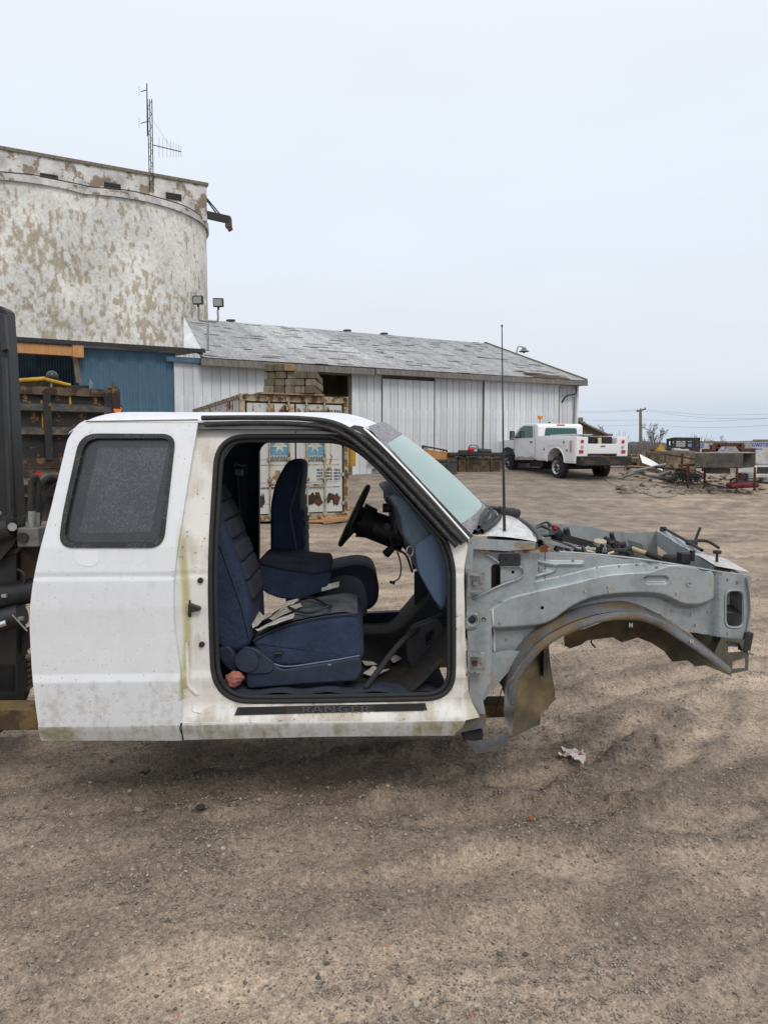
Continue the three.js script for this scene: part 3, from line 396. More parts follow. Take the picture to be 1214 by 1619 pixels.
  part(cab, 'roof_seam', sheet(KO([[136, 665.5], [313, 662.5], [313, 664.5], [136, 667.5]], -.002), [], (x, y) => -W(y) + .002, { len: .04, thick: .004 }), M.woodGrey);
  // ---- door surround: pillar, sill, hinge pillar
  const seal = fillet([[344, 690, 46], [548, 690, 60], [600, 727, 120], [700, 843, 90], [717, 890, 70], [717, 1104, 44], [338, 1110, 62], [331, 900, 80]], 40, 9);
  const ySill = K(500, 1106, .1).y, yEdgeS = K(500, 1141, .03).y, xB = K(285, 1000).x;
  const wJ = (x, y) => { let w = W(y) + .04; const t = ss(ySill + .015, yEdgeS, y); w = lerp(w, .022, clamp(t)); w += .02 * ss(xB + .05, xB, x) * -1 * (1 - clamp(t)) * .6; return w; };
  const jOut = [[315, 662], [305, 715], [293, 790], [279, 872, 30], [273, 925, 20], [274, 990, 20], [285, 1062], [287, 1143], [735, 1139], [758, 1134], [740, 1100, 30], [735, 1000], [733, 900, 20], [740, 858, 10], [722, 838], [640, 748, 30], [575, 684, 40], [520, 668, 30], [480, 664]];
  const K3 = (pts, wf) => pts.map(p => { let q = K(p[0], p[1], .1); for (let i = 0; i < 4; i++) q = K(p[0], p[1], wf(q.x, q.y)); return [q.x, q.y]; });
  part(cab, 'door_surround', sheet(K3(fillet(jOut, 0), wJ), [K3(seal, wJ)], (x, y) => -wJ(x, y), { len: .018, thick: .03, uv: cuv }), M.jamb);
  const tubeOn = (pts, w, r, closed) => tube(pts.map(p => { const q = K3([p], typeof w === 'function' ? w : () => w)[0]; return [q[0], q[1], -(typeof w === 'function' ? w(q[0], q[1]) : w)]; }), r, closed, pts.length * 3, 7);
  part(cab, 'door_seal', [tubeOn(seal, (x, y) => wJ(x, y) + .0, .010, true), tubeOn(fillet([[352, 696, 40], [546, 697, 56], [596, 734, 116], [693, 848, 86], [710, 893, 66], [710, 1097, 38], [346, 1103, 56], [339, 900, 80]], 36, 9), (x, y) => wJ(x, y) + .02, .011, true)], M.rubber);
  part(cab, 'door_edge_trim', tubeOn([...curve2([[341, 1010], [342, 900], [346, 800], [350, 735], [372, 702], [440, 697], [530, 699], [570, 718], [640, 790], [690, 850]], 60)], (x, y) => wJ(x, y) + .03, .005, false), std([.10, .15, .22], { roughness: .4 }));
  part(cab, 'rocker_panel', sheet(KO([[288.6, 1143], [736, 1139.5], [731, 1150], [718, 1163], [500, 1165], [290, 1170]]), [], zBody, { len: .016, thick: .05, uv: cuv }), M.paint);
  part(cab, 'rocker_crack', tubeOn([[287, 1143], [285, 1152], [288, 1160], [290, 1170]], (x, y) => W(y) - .0, .003, false), M.rust);
  // sill plate with ribs and the model name pressed in it
  const zS = (x, y) => -wJ(x, y) + .004, spl_ = K3([[376, 1118], [672, 1111.5], [675, 1122], [371, 1130.5]], wJ);
  const sp = part(cab, 'sill_plate', sheet(spl_, [], zS, { len: .02, thick: .004 }), M.rubber);
  for (let i = 0; i < 5; i++) for (const [a, b] of [[379, 452], [592, 670]]) { const y0 = 1120 + i * 2.3, f = px => y0 - (px - 372) * .0215; part(sp, 'rib', tubeOn([[a, f(a)], [(a + b) / 2, f((a + b) / 2)], [b, f(b)]], (x, y) => wJ(x, y) - .005, .0022, false), M.rubber); }
  { const a = K3([[475, 1126.5]], wJ)[0], b = K3([[475, 1116.5]], wJ)[0], e = K3([[583, 1124]], wJ)[0], za = -wJ(...a), zb = -wJ(...b), ly = b[1] - a[1], lz = zb - za; const t = text('RANGER', 1, .12); t.computeBoundingBox(); const bb = t.boundingBox; t.scale((e[0] - a[0]) / (bb.max.x - bb.min.x), Math.hypot(ly, lz) / (bb.max.y - bb.min.y), .03); t.rotateX(-Math.atan2(-lz, ly)); part(sp, 'lettering', t.translate(a[0], a[1] + .001, za + .006), std([.032, .032, .034], { roughness: .6 })); }
  // striker, studs, dents
  { const c = K(308, 961, .05); const st = part(cab, 'door_striker', [extr(fillet([[-.018, .025], [-.012, .024], [.028, .008], [.03, -.004], [-.01, -.012], [-.018, -.026]], .004), .03, { bevel: .004 }).translate(c.x, c.y, c.z + .008)], M.steelDark); part(st, 'base_plate', box(.012, .07, .02, c.x - .018, c.y, c.z + .004), M.steelDark); }
  for (const [x, y] of [[318, 917], [320, 1018]]) { const c = K(x, y, .05); part(cab, 'jamb_bolt', cyl(.011, .012, .016, c.x, c.y, c.z + .01, Math.PI / 2), M.steelDark); }
  part(cab, 'pressed_mark', tubeOn([[305, 1113], [305, 1124], [318, 1127]], (x, y) => wJ(x, y) - .001, .003, false), M.jamb);
  part(cab, 'jamb_ridge', tubeOn([[296, 1015], [297, 1060], [299, 1085], [312, 1098]], (x, y) => wJ(x, y) + .003, .009, false), M.jamb);
  // ---- drip rail, A-pillar strips
  const band = (a, b, off, th = .012) => { const p = [...a, ...[...b].reverse()]; return sheet(KO(p, off), [], (x, y) => -W(y) - off, { len: .03, thick: th }); };
  const pu = (pts, n = 30) => curve2(pts, n);
  const pil = [[590, 688], [622, 714], [680, 776], [748, 850]];
  const wPil = (x, y) => W(y) - .004;
  part(cab, 'drip_rail', [tubeOn(pu([[319, 661], [400, 660.5], [480, 662], [525, 668], [556, 682], [600, 718], [668, 788], [732, 857]], 50), (x, y) => W(y) - .008, .011, false), tubeOn(pu([[324, 671], [400, 669], [478, 671], [520, 677], [552, 692], [595, 728], [660, 795], [722, 864]], 50), (x, y) => W(y) + .004, .011, false)], M.frostBlack);
  part(cab, 'pillar_trim', tubeOn(pu([[522, 690], [560, 706], [600, 742], [660, 808], [706, 858]], 40), (x, y) => wJ(x, y) - .006, .008, false), M.steelDark);
  part(cab, 'bright_strip', tubeOn(pu([[575, 677], [600, 700], [660, 762], [741, 852]], 40), (x, y) => W(y) - .012, .0055, false), std([.8, .81, .82], { roughness: .3, metalness: .6 }));
  part(cab, 'pillar_panel', sheet(KO([...pu([[560, 672], [578, 676], [604, 698], [668, 764], [748, 848]], 30), ...pu([[560, 672], [545, 682], [600, 728], [660, 795], [728, 862]], 30).reverse()], .012), [], (x, y) => -W(y) - .014, { len: .03, thick: .02 }), M.black);
  // ---- windscreen
  const wb = (s) => 1 - (2 * s - 1) ** 2, T0 = K(583, 672, .17), B0 = K(744, 846, .10), wt0 = .17, wb0 = .10, span = 1.66;
  const scr = (s, t, out = 0) => { const x = lerp(T0.x + .085 * wb(s), B0.x + .21 * wb(s), t), y = lerp(T0.y + .04 * wb(s), B0.y + .04 * wb(s), t) + .03 * Math.sin(t * Math.PI) * Math.min(1, wb(s) * 1.3), w = lerp(lerp(wt0, span - wt0, s), lerp(wb0, span - wb0, s), t); return new THREE.Vector3(x + out * .7, y + out * .7, -w); };
  const ws = part(cab, 'windscreen', grid(30, 24, (u, v) => scr(lerp(-.03, .97, u), lerp(.02, .985, v))), phys([.57, .64, .635], { roughness: .3, transmission: .25, thickness: 0, clearcoat: .5, clearcoatRoughness: .4, map: tex(512, 512, (u, v) => { const f = vn(u * 260, v * 260, 881), a = fbm(u * 5, v * 5, 4, 883), fr = ss(.55, .9, f * .5 + a * .5 + .12); return mx([.80, .91, .89], [.95, .97, .97], fr); }) }));
  const frostT = tex(512, 512, (u, v) => { const f = vn(u * 200, v * 200, 891, 200); return mx([.42, .41, .43], [.66, .66, .68], ss(.3, .8, f)); }, { rx: 2, ry: 2 });
  const frit = std(0xffffff, { map: frostT, roughness: .6 });
  part(ws, 'frost_band', [grid(24, 3, (u, v) => scr(lerp(-.03, .98, u), lerp(.90, .99, v), .003)), grid(24, 2, (u, v) => scr(lerp(-.03, .98, u), lerp(.01, .17, v), .003)), grid(3, 24, (u, v) => scr(lerp(-.03, .0, u), lerp(.01, .99, v), .003)), grid(3, 24, (u, v) => scr(lerp(.985, .94, u), lerp(.01, .99, v), .003))], frit);
  part(ws, 'pillar_far', grid(2, 20, (u, v) => scr(lerp(.985, 1.04, u), v)), M.black);
  // ---- cowl
  const cw = (s, t) => { const b = scr(s, 1); const fx = K(846, 856, .12).x + .06 * wb(s) ** .8, fy = K(846, 856, .12).y + .035 * wb(s); return new THREE.Vector3(lerp(b.x - .01, fx, t), lerp(b.y - .006, fy, t) + .022 * Math.sin(t * Math.PI) * (.4 + wb(s)), lerp(b.z, b.z * .99, t)); };
  part(cab, 'cowl_panel', grid(40, 16, (u, v) => cw(lerp(.005, .995, u), v), { uv: (u, v) => [u * 1.5, v * .4] }), phys([.86, .88, .91], { roughness: .45, clearcoat: .3, map: grime }));
  part(cab, 'cowl_gutter', [tube([...Array(20)].map((_, i) => scr(.02 + .9 * i / 19, 1.0).add(new THREE.Vector3(.035, .01, 0))), .011, false, 50, 6), tube([...Array(20)].map((_, i) => scr(.02 + .9 * i / 19, 1.0).add(new THREE.Vector3(.006, .004, 0))), .014, false, 50, 6)], M.frostBlack);
  part(cab, 'hood_seal', tube([...Array(24)].map((_, i) => cw(.0 + .98 * i / 23, 1.0).add(new THREE.Vector3(.015, .0, 0))), .012, false, 60, 6), M.steelDark);
  part(cab, 'cowl_flange', sheet(KP([[743, 851], [847, 857], [845, 866], [830, 869], [800, 871], [747, 868]], .09), [], () => -.09, { len: .02, thick: .012, uv: cuv }), M.bare);
  part(cab, 'rust_streak', [sheet(KP(fillet([[812, 858], [846, 859], [846, 868], [826, 869], [814, 864]], 4), .088), [], () => -.0885, { thick: .001 }), sheet(KP([[748, 867], [800, 871], [846, 868], [862, 860], [878, 872], [846, 874], [760, 873]], .1), [], () => -.098, { thick: .003 })], std(0xffffff, { roughness: .9, map: worn([.60, .55, .47], [.40, .24, .13], { s: 61, amt: .52, sc: 12, dark: .3 }) }));
  // wipers
  const wip = part(cab, 'wiper_arm', [tube([K(757, 838, .16), K(765, 815, .3), K(776, 806, .5), K(790, 809, .55)].map((p, i) => { p.y += .012; return p; }), .009, false, 24, 6), rod(K(752, 845, .17), K(777, 805, .42), .008), tr(new THREE.SphereGeometry(1, 12, 8).scale(.04, .02, .025), ...K(808, 809, .6).toArray())], M.steelDark); part(wip, 'wiper_cap', rod(K(788, 806, .55), K(818, 812, .6), .018, 10, .024), M.frostBlack);
  part(cab, 'wiper_arm', tube([K(732, 793, 1.0), K(745, 800, 1.0), K(755, 810, .98)], .014, false, 12, 6), M.frostBlack);
  // antenna
  { const w = .2, b = K(797, 850, w); const an = part(cab, 'radio_antenna', [rod(b.clone().add(new THREE.Vector3(0, .03, 0)), K(795.4, 720, w), .0068, 8, .005), rod(K(795.4, 720, w), K(793.2, 516, w), .004, 6, .0022), tr(new THREE.SphereGeometry(.005, 8, 6), ...K(793.2, 515, w).toArray())], M.black); part(an, 'antenna_base', new THREE.LatheGeometry([[.0, .05], [.006, .048], [.009, .02], [.03, .008], [.037, 0]].map(p => new THREE.Vector2(...p)), 18).translate(b.x, b.y - .002, b.z), M.rubber); }

  // ---- hinge pillar side, cowl side plate, fender apron
  const wP = (x, y) => .085 - .02 * ss(K(745, 1000, .08).x, K(770, 1000, .08).x, x);
  part(cab, 'hinge_pillar', sheet(K3(fillet([[734, 855], [748, 862], [745, 948], [776, 962, 6], [777, 1032, 8], [775, 1078, 12], [762, 1102, 8], [766, 1120, 4], [768, 1136], [733, 1141], [742, 1100, 20]], 0), wP), [K3(fillet([[737, 980], [746, 970], [755, 980], [746, 990]], 9, 4), wP), K3(fillet([[758, 980], [764, 974], [770, 980], [764, 986]], 6, 4), wP)], (x, y) => -wP(x, y), { len: .02, thick: .02, uv: cuv }), M.bare);
  const cc = (px, py, r0, r1, z) => { const q = K(px, py, .075); return tr(new THREE.TorusGeometry(r0, r1, 8, 24), q.x, q.y, q.z + z); };
  part(cab, 'grommet_ring', [cc(746, 980, .027, .004, .004), cc(764, 980, .013, .004, .0)], M.galv); { const q = K(755, 980, .15); part(cab, 'pillar_void', box(.12, .1, .02, q.x, q.y, q.z), M.bare); const q2 = K(764, 980, .08); part(cab, 'plug', cyl(.007, .007, .03, q2.x, q2.y, q2.z - .01, Math.PI / 2), M.galv); }
  part(cab, 'cowl_side', sheet(KP([[744, 856], [850, 858], [850, 900], [832, 960], [744, 962]], .13), [KP(fillet([[776, 892], [791, 892], [791, 928], [776, 934]], 7), .13), KP(fillet([[808, 902], [813, 902], [813, 907], [808, 907]], 2.4), .13)], () => -.13, { len: .04, thick: .004, uv: cuv }), M.bare);
  part(cab, 'cowl_rib', [tubeOn([[750, 868], [775, 880], [798, 895], [824, 896], [828, 903], [826, 911], [790, 926], [744, 948]], () => .118, .005, false)], M.bare);
  { const a = K(789, 877, .118), b = K(822, 894, .118); const rb = part(cab, 'hood_bumper', rbox(b.x - a.x, a.y - b.y, .025, .006, (a.x + b.x) / 2, (a.y + b.y) / 2, a.z), M.rubber); for (const px of [800, 817]) { const q = K(px, 882, .1); part(rb, 'screw', cyl(.006, .006, .006, q.x, q.y, q.z - .002, Math.PI / 2, 0, 0, 10), M.steelDark); } }
  for (const py of [918, 1044]) { const q = K(752, py, .07), h = part(cab, 'door_hinge', [rbox(.075, .07, .014, .003, q.x, q.y, q.z), box(.05, .008, .05, q.x - .01, q.y + .032, q.z + .024), box(.06, .008, .05, q.x - .006, q.y - .036, q.z + .024), rod([q.x - .036, q.y - .055, q.z + .04], [q.x - .036, q.y + .055, q.z + .04], .006)], M.galv); part(h, 'hinge_bolt', cyl(.009, .009, .012, q.x + .022, q.y, q.z + .01, Math.PI / 2, 0, 0, 6), M.galv); part(h, 'stop_block', rbox(.02, .02, .014, .003, q.x - .006, q.y - .01, q.z + .012), py > 1000 ? M.rust : M.galv); }
  const poly = (pts, w) => pts.map(p => { const q = K(p[0], p[1], w); return [q.x, q.y]; }), aw = .115;
  const yAt = (P, x) => { if (x <= P[0][0]) return P[0][1]; for (let i = 1; i < P.length; i++) if (x <= P[i][0]) return lerp(P[i - 1][1], P[i][1], (x - P[i - 1][0]) / (P[i][0] - P[i - 1][0])); return P.at(-1)[1]; };
  const U_ = poly(curve2([[700, 966], [770, 958], [800, 940], [850, 927], [900, 916], [950, 904], [1000, 899], [1022, 898], [1045, 890], [1060, 887], [1105, 893], [1128, 905], [1140, 930]], 50), aw), L_ = poly(curve2([[700, 996], [820, 993], [866, 985], [900, 962], [935, 947], [1000, 940], [1045, 943], [1075, 957], [1105, 957], [1140, 940]], 50), aw);
  const dseg = (P, x, y) => { let m = 9; for (let i = 1; i < P.length; i++) { const [ax, ay] = P[i - 1], [bx, by] = P[i], t = clamp(((x - ax) * (bx - ax) + (y - ay) * (by - ay)) / ((bx - ax) ** 2 + (by - ay) ** 2)); m = Math.min(m, Math.hypot(x - ax - t * (bx - ax), y - ay - t * (by - ay))); } return m; };
  const ribs = [[poly([[842, 886], [872, 893], [922, 893]], aw), .014, .011], [poly([[775, 940], [840, 915], [876, 905], [880, 896]], aw), .012, .010]], dent = poly([[1020, 915], [1046, 915]], aw);
  const xH = K(1128, 950, aw).x, xS = K(735, 950, aw).x, xS2 = K(780, 950, aw).x;
  const wA = (x, y) => { let p = ss(.018, -.018, y - yAt(U_, x)) * ss(-.018, .018, y - yAt(L_, x)) * .055 * ss(xH + .02, xH - .02, x); p = Math.max(p, .03 * ss(xH - .01, xH + .03, x)); for (const [P, r, h] of ribs) p += h * ss(r, r * .25, dseg(P, x, y)); p -= .012 * ss(.018, .010, dseg(dent, x, y)); p += .02 * ss(xS2, xS, x); p += .006 * (fbm(x * 6, y * 6, 3, 740) - .5); return aw + .03 - p; };
  const KA = pts => K3(pts, wA), dot = (px, py, r = 2) => fillet([[px - r, py], [px, py - r], [px + r, py], [px, py + r]], r, 3);
  const apOut = [[736, 949], [800, 922, 10], [826, 911, 6], [838, 880, 8], [845, 866], [880, 873], [950, 878], [988, 884], [1010, 884], [1030, 890], [1070, 893], [1098, 897], [1110, 903], [1124, 902], [1188, 911, 5], [1185, 945], [1187, 965], [1183, 1012, 4], [1130, 1006], [1096, 1000, 14], [1062, 984, 20], [1030, 962, 20], [990, 957], [950, 960, 20], [900, 978, 20], [860, 1008, 20], [832, 1030], [803, 1029], [776, 1033], [740, 1022], [736, 990]];
  const ap = part(cab, 'fender_apron', sheet(KA(fillet(apOut, 0)), [KA(fillet([[1148, 935], [1173, 935], [1173, 990], [1148, 990]], 10)), KA(dot(746, 980, 9)), KA(dot(764, 980, 5)), KA(dot(857, 961, 4)), KA(dot(943, 898)), KA(dot(978, 896, 2.2)), KA(dot(885, 912, 1.6)), KA(dot(1129, 909, 1.8)), KA(dot(1060, 966, 1.5)), KA(dot(1117, 968, 1.6))], (x, y) => -wA(x, y), { len: .012, thick: .004, uv: cuv }), M.bare);
  for (const [px, py, c] of [[961, 927, 1], [1069, 937, 1], [1092, 970, 1], [1099, 987, 1], [924, 934, 1], [962, 935, 1]]) { const q = KA([[px, py]])[0]; part(ap, 'stud', cyl(.0045, .0045, .014, q[0], q[1], -wA(...q) + .005, Math.PI / 2, 0, 0, 8), std([.45, .36, .22], { roughness: .6 })); }
  { const ws = []; const weld = (pts, n) => { for (const p of curve2(pts, n)) { const q = KA([p])[0]; ws.push(tr(new THREE.SphereGeometry(.0042, 6, 4).scale(1, 1, .35), q[0], q[1], -wA(...q))); } };
    weld([[882, 877], [950, 882], [1020, 892], [1090, 900]], 26); weld([[745, 1026], [775, 1036]], 5); weld([[742, 956], [800, 928]], 7); weld([[838, 1024], [870, 1000], [905, 978], [955, 964], [1000, 962]], 16); weld([[1136, 912], [1137, 950], [1138, 1000]], 10); weld([[1060, 980], [1095, 996], [1130, 1002]], 9); const w = part(ap, 'spot_welds', ws, M.bare); w.userData.kind = 'stuff';
    for (const [px, py] of [[1006, 893], [1037, 897], [905, 886], [1150, 916], [1165, 920], [1150, 1000], [800, 1010], [790, 985], [830, 1005]]) { const q = KA([[px, py]])[0]; part(ap, 'bolt', cyl(.0055, .0065, .008, q[0], q[1], -wA(...q) + .003, Math.PI / 2, 0, 0, 6), M.galv); }
    part(ap, 'top_flange', tube([[884, 872.6], [950, 877.5], [1010, 884], [1070, 893], [1124, 902], [1184, 910.5]].map(p => { const q = KA([p])[0]; return [q[0], q[1], -wA(...q) - .004]; }), .005, false, 60, 6), M.bare);
    part(ap, 'seam_sealer', tube([[778, 962], [779, 985], [781, 1005], [781, 1030]].map(p => { const q = KA([p])[0]; return [q[0], q[1], -wA(...q) + .001]; }), .004, false, 20, 5), M.jamb); }
  { const q = KA([[1088, 923]])[0]; part(ap, 'boss', tr(new THREE.TorusGeometry(.009, .003, 6, 18), q[0], q[1], -wA(...q) + .002), M.bare); const q2 = KA([[854, 900]])[0]; part(ap, 'clip', rbox(.018, .024, .008, .002, q2[0], q2[1], -wA(...q2) + .002), M.galv); const q3 = KA([[987, 947]])[0]; part(ap, 'scratch_tab', box(.045, .004, .004, q3[0], q3[1], -wA(...q3) + .001), M.white); }
  { const P = fillet([[1146, 933], [1175, 933], [1175, 992], [1146, 992]], 11); part(ap, 'lamp_flange', tube(KA(P).map(q => [q[0], q[1], -wA(...q) + .002]), .004, true, 60, 6), M.bare); }
  part(cab, 'gusset', sheet(KP([[774, 1033], [804, 1028], [833, 1031], [800, 1066], [764, 1108], [760, 1100], [776, 1080]], .1), [], () => -.1, { thick: .004, uv: cuv }), M.bare);
  // ---- wheel-arch liner: lip, inner shell, hanging flap
  const arch = curve2([[804, 1112], [810, 1078], [830, 1042], [862, 1010], [908, 986], [958, 972], [1008, 970], [1048, 984], [1088, 1008], [1124, 1033], [1156, 1058]], 50).map(p => { const q = K(p[0], p[1], .02); return [q.x, q.y]; });
  const an = arch.map((p, i) => { const a = arch[Math.max(0, i - 1)], b = arch[Math.min(50, i + 1)], l = Math.hypot(b[0] - a[0], b[1] - a[1]); return [(b[1] - a[1]) / l, -(b[0] - a[0]) / l]; });
  const lip = grid(50, 8, (u, v) => { const i = Math.round(u * 50), f = v * (.032 + .006 * (vn(i * .7, 3, 9) - .5)); return [arch[i][0] + an[i][0] * (f - .004), arch[i][1] + an[i][1] * (f - .004), -.03 + .018 * Math.sin(v * 2.2)]; }, { uv: (u, v) => [u * 3, v * .2] });
  const shell = grid(50, 8, (u, v) => { const i = Math.round(u * 50), f = .030 - .02 * v; return [arch[i][0] + an[i][0] * f, arch[i][1] + an[i][1] * f, -.03 - v * (.30 + .1 * u) - .012]; }, { uv: (u, v) => [u * 2, v * .5] });
  const topFl = grid(50, 2, (u, v) => { const i = Math.round(u * 50); return [arch[i][0] - an[i][0] * .004 * v, arch[i][1] + .02 * v - an[i][1] * .004, -.04 - v * .1]; });
  const ln = part(cab, 'wheel_arch_liner', [lip, topFl], M.liner); part(ln, 'inner_shell', shell, M.linerMud);
  for (const px of [996, 1092]) { const q = K(px, px === 996 ? 988 : 1014, .01); part(ln, 'white_clip', [box(.003, .018, .004, q.x - .005, q.y, q.z + .004), box(.003, .018, .004, q.x + .005, q.y, q.z + .004), box(.01, .003, .004, q.x, q.y, q.z + .004)], M.white); }
  const xfl = K(806, 1100, .05).x, flapW = (x, y) => .035 + (x - xfl) * .9 + .01 * Math.sin(y * 40 + x * 30) + .03 * (fbm(x * 9, y * 9, 3, 750) - .5);
  part(cab, 'hanging_flap', sheet(K3([[828, 1040], [866, 1016], [870, 1052], [878, 1106], [855, 1130], [853, 1146], [838, 1152], [806, 1166], [806, 1130], [812, 1070]], flapW), [], (x, y) => -flapW(x, y), { len: .02, thick: .004 }), M.linerMud);
  part(cab, 'flap_edge', sheet(KP([[812, 1066], [801, 1076], [795, 1122], [803, 1156], [808, 1164], [812, 1140]], .03), [], (x, y) => -.03 + .012 * Math.sin(y * 50), { len: .02, thick: .003 }), M.liner);
  const lowW = (x, y) => .02 + .015 * Math.sin(x * 26) + .02 * (fbm(x * 14, y * 14, 3, 755) - .5);
  part(cab, 'torn_liner_scrap', sheet(K3([[737, 1171], [770, 1168], [803, 1158], [804, 1181], [780, 1186], [752, 1192]], lowW), [], (x, y) => -lowW(x, y), { len: .015, thick: .003 }), M.liner);
  part(cab, 'rocker_end', sheet(KP([[738, 1134], [769, 1132], [767, 1150], [728, 1158], [720, 1162], [732, 1148]], .045), [], () => -.045, { thick: .03 }), M.liner);
  { const q = K(746, 1158, .12); part(cab, 'body_mount', rbox(.085, .05, .08, .01, q.x, q.y, q.z), M.rubber); }
  part(cab, 'brace_wire', rod(K(801, 1062, .2), K(782, 1128, .2), .0022, 5), M.rust);
  // ---- front corner, radiator support
  const wR = .12, sup0 = K(1128, 896, .14), supF = K(1036, 838, 1.5);
  const sa = K(1186, 911, .09), sbar = (t, o = 0, y = 0) => new THREE.Vector3(lerp(sup0.x, supF.x, t) + o, lerp(sup0.y, supF.y, t) + y, lerp(sup0.z, supF.z, t));
  part(cab, 'radiator_support', [grid(30, 2, (u, v) => sbar(u, lerp(-.0, .075, v) * (1 + .6 * (1 - u) ** 3), .004 * Math.sin(u * 20) - .012 * v - .02 * v * (1 - u) ** 3)), grid(30, 3, (u, v) => sbar(u, -.0, -v * (.09 - .045 * u * 0) * (u < .06 || u > .97 ? .3 : 1)), {}), grid(30, 2, (u, v) => sbar(u, .075, -v * .16 - .012))], M.bare);
  part(cab, 'support_top_cover', grid(12, 2, (u, v) => { const p = sbar(u * .28 - .02, lerp(.0, .15, v), .008 - .028 * v); return p; }), M.white);
  part(cab, 'support_seal', tube([sbar(.30, .05, .012), sbar(.6, .05, .014), sbar(.98, .05, .012)], .009, false, 30, 6), M.rubber);
  { const q = sbar(.10, .05, -.002), b = part(cab, 'hood_bump_stop', [cyl(.005, .007, .04, q.x, q.y + .02, q.z), cyl(.018, .018, .014, q.x, q.y + .045, q.z)], M.rubber); const r = sbar(.52, .09, .02); part(cab, 'hood_latch', [tube([r, r.clone().add(new THREE.Vector3(.01, .03, 0)), r.clone().add(new THREE.Vector3(.025, .07, 0))], .007, false, 12, 6), tube([r, r.clone().add(new THREE.Vector3(.05, .0, .03)), r.clone().add(new THREE.Vector3(.09, -.03, .08))], .008, false, 12, 6), rbox(.05, .03, .05, .008, r.x - .02, r.y - .01, r.z)], M.black); const e = sbar(.97, .04, .012); part(cab, 'hood_bump_stop', cyl(.018, .022, .025, e.x, e.y, e.z), M.rubber); }
  const front = K(1184, 960, .09);
  for (const [a, b] of [[-.1, -.34], [-1.22, -1.46]]) part(cab, 'front_face', grid(1, 6, (u, v) => [front.x - .01 + .02 * Math.sin(v * 3), lerp(sa.y - .01, sa.y - .27, v), lerp(a, b, u)]), M.bare);
  part(cab, 'lower_support', beam([front.x - .05, sa.y - .29, -.12], [front.x - .05, sa.y - .29, -1.45], .06, .05), M.liner);
  part(cab, 'headlamp_bucket', sheet(KP([[1142, 925], [1180, 925], [1182, 1000], [1142, 1000]], .3), [KP(fillet([[1157, 936], [1168, 940], [1168, 962], [1160, 966]], 4), .3), KP(fillet([[1170, 958], [1177, 958], [1177, 982], [1170, 982]], 3), .3)], () => -.3, { thick: .004 }), M.liner);
  part(cab, 'front_bracket', [sheet(KP([[1140, 1008], [1184, 1012], [1182, 1060], [1152, 1066], [1124, 1042]], .1), [KP(fillet([[1146, 1012], [1168, 1016], [1174, 1030], [1150, 1032]], 3), .1), KP([[1157, 1046], [1178, 1040], [1178, 1056], [1157, 1058]], .1)], () => -.1, { thick: .004 }), sheet(KP([[1090, 1000], [1150, 1006], [1150, 1036], [1120, 1032]], .22), [], () => -.22, { thick: .004 })], M.linerMud);
  part(cab, 'tow_bracket', rbox(.035, .09, .05, .008, K(1178, 1014, .12).x, K(1178, 1014, .12).y, K(1178, 1014, .12).z, 0, 0, -.15), M.rubber); part(cab, 'bumper_bolt', rod(K(1180, 1030, .1), K(1190, 1034, .1), .008), M.galv);
  // ---- engine bay
  part(cab, 'far_apron', sheet(KP([[826, 829], [870, 827], [905, 829], [935, 833], [958, 839], [1000, 843], [1038, 841], [1046, 925], [1046, 958], [960, 930], [826, 950]], 1.46), [], (x, y) => -1.46 + .02 * Math.sin(x * 5), { len: .04, thick: .004, uv: cuv }), M.bare);
  part(cab, 'firewall', grid(10, 4, (u, v) => [K(846, 860, .12).x + .05 + .03 * Math.sin(u * 6), lerp(K(846, 862, .12).y, .62, v), lerp(-.14, -1.46, u)]), M.steelDark);
  part(cab, 'bay_cross_panel', [grid(6, 6, (u, v) => [lerp(K(850, 900, .3).x, K(1150, 900, .3).x, u), K(900, 930, .4).y - .07 + .05 * Math.sin(u * 7) * v, lerp(-.16, -.34, v)]), grid(6, 6, (u, v) => [lerp(K(850, 900, .3).x, K(1120, 900, .3).x, u), K(900, 915, .9).y - .10 + .03 * Math.sin(u * 9), lerp(-1.15, -1.45, v)])], M.liner);
  const hose = (n, pts, r, m, parent = cab) => part(parent, n, tube(pts.map(p => K(p[0], p[1], p[2])), r, false, pts.length * 10, 8), m);
  hose('steel_pipe', [[905, 869, .4], [930, 869, .42], [950, 870, .42]], .012, M.galv); { const q = K(952, 868, .42); part(cab, 'pipe_coupling', [-1, 0, 1].map(i => tr(new THREE.TorusGeometry(.014, .004, 6, 16), q.x + i * .012, q.y - .006, q.z, 0, Math.PI / 2, .08)), M.galv); }
  hose('rubber_hose', [[957, 871, .42], [975, 871, .42], [988, 872, .44], [997, 882, .5]], .013, M.rubber);
  hose('wiring_loom', [[848, 852, .3], [880, 858, .35], [900, 864, .35], [912, 870, .3], [950, 876, .35], [975, 876, .4]], .010, M.rubber); hose('brake_line', [[920, 871, .3], [935, 873, .3], [950, 878, .3], [970, 873, .3]], .007, std([.45, .38, .25], { roughness: .5, metalness: .5 }));
  { const a = K(884, 848, .6), b = K(944, 864, .62); part(cab, 'heater_box', [beam(a, b, .08, .035)], M.rubber); const c = K(880, 846, .6); const pc = part(cab, 'washer_pump', [cyl(.03, .035, .06, c.x, c.y, c.z, .4, 0, .6), cyl(.016, .016, .05, c.x + .05, c.y + .01, c.z, .2, 0, .3)], M.black); part(pc, 'red_cap', cyl(.012, .012, .02, c.x - .01, c.y + .04, c.z), M.red); }
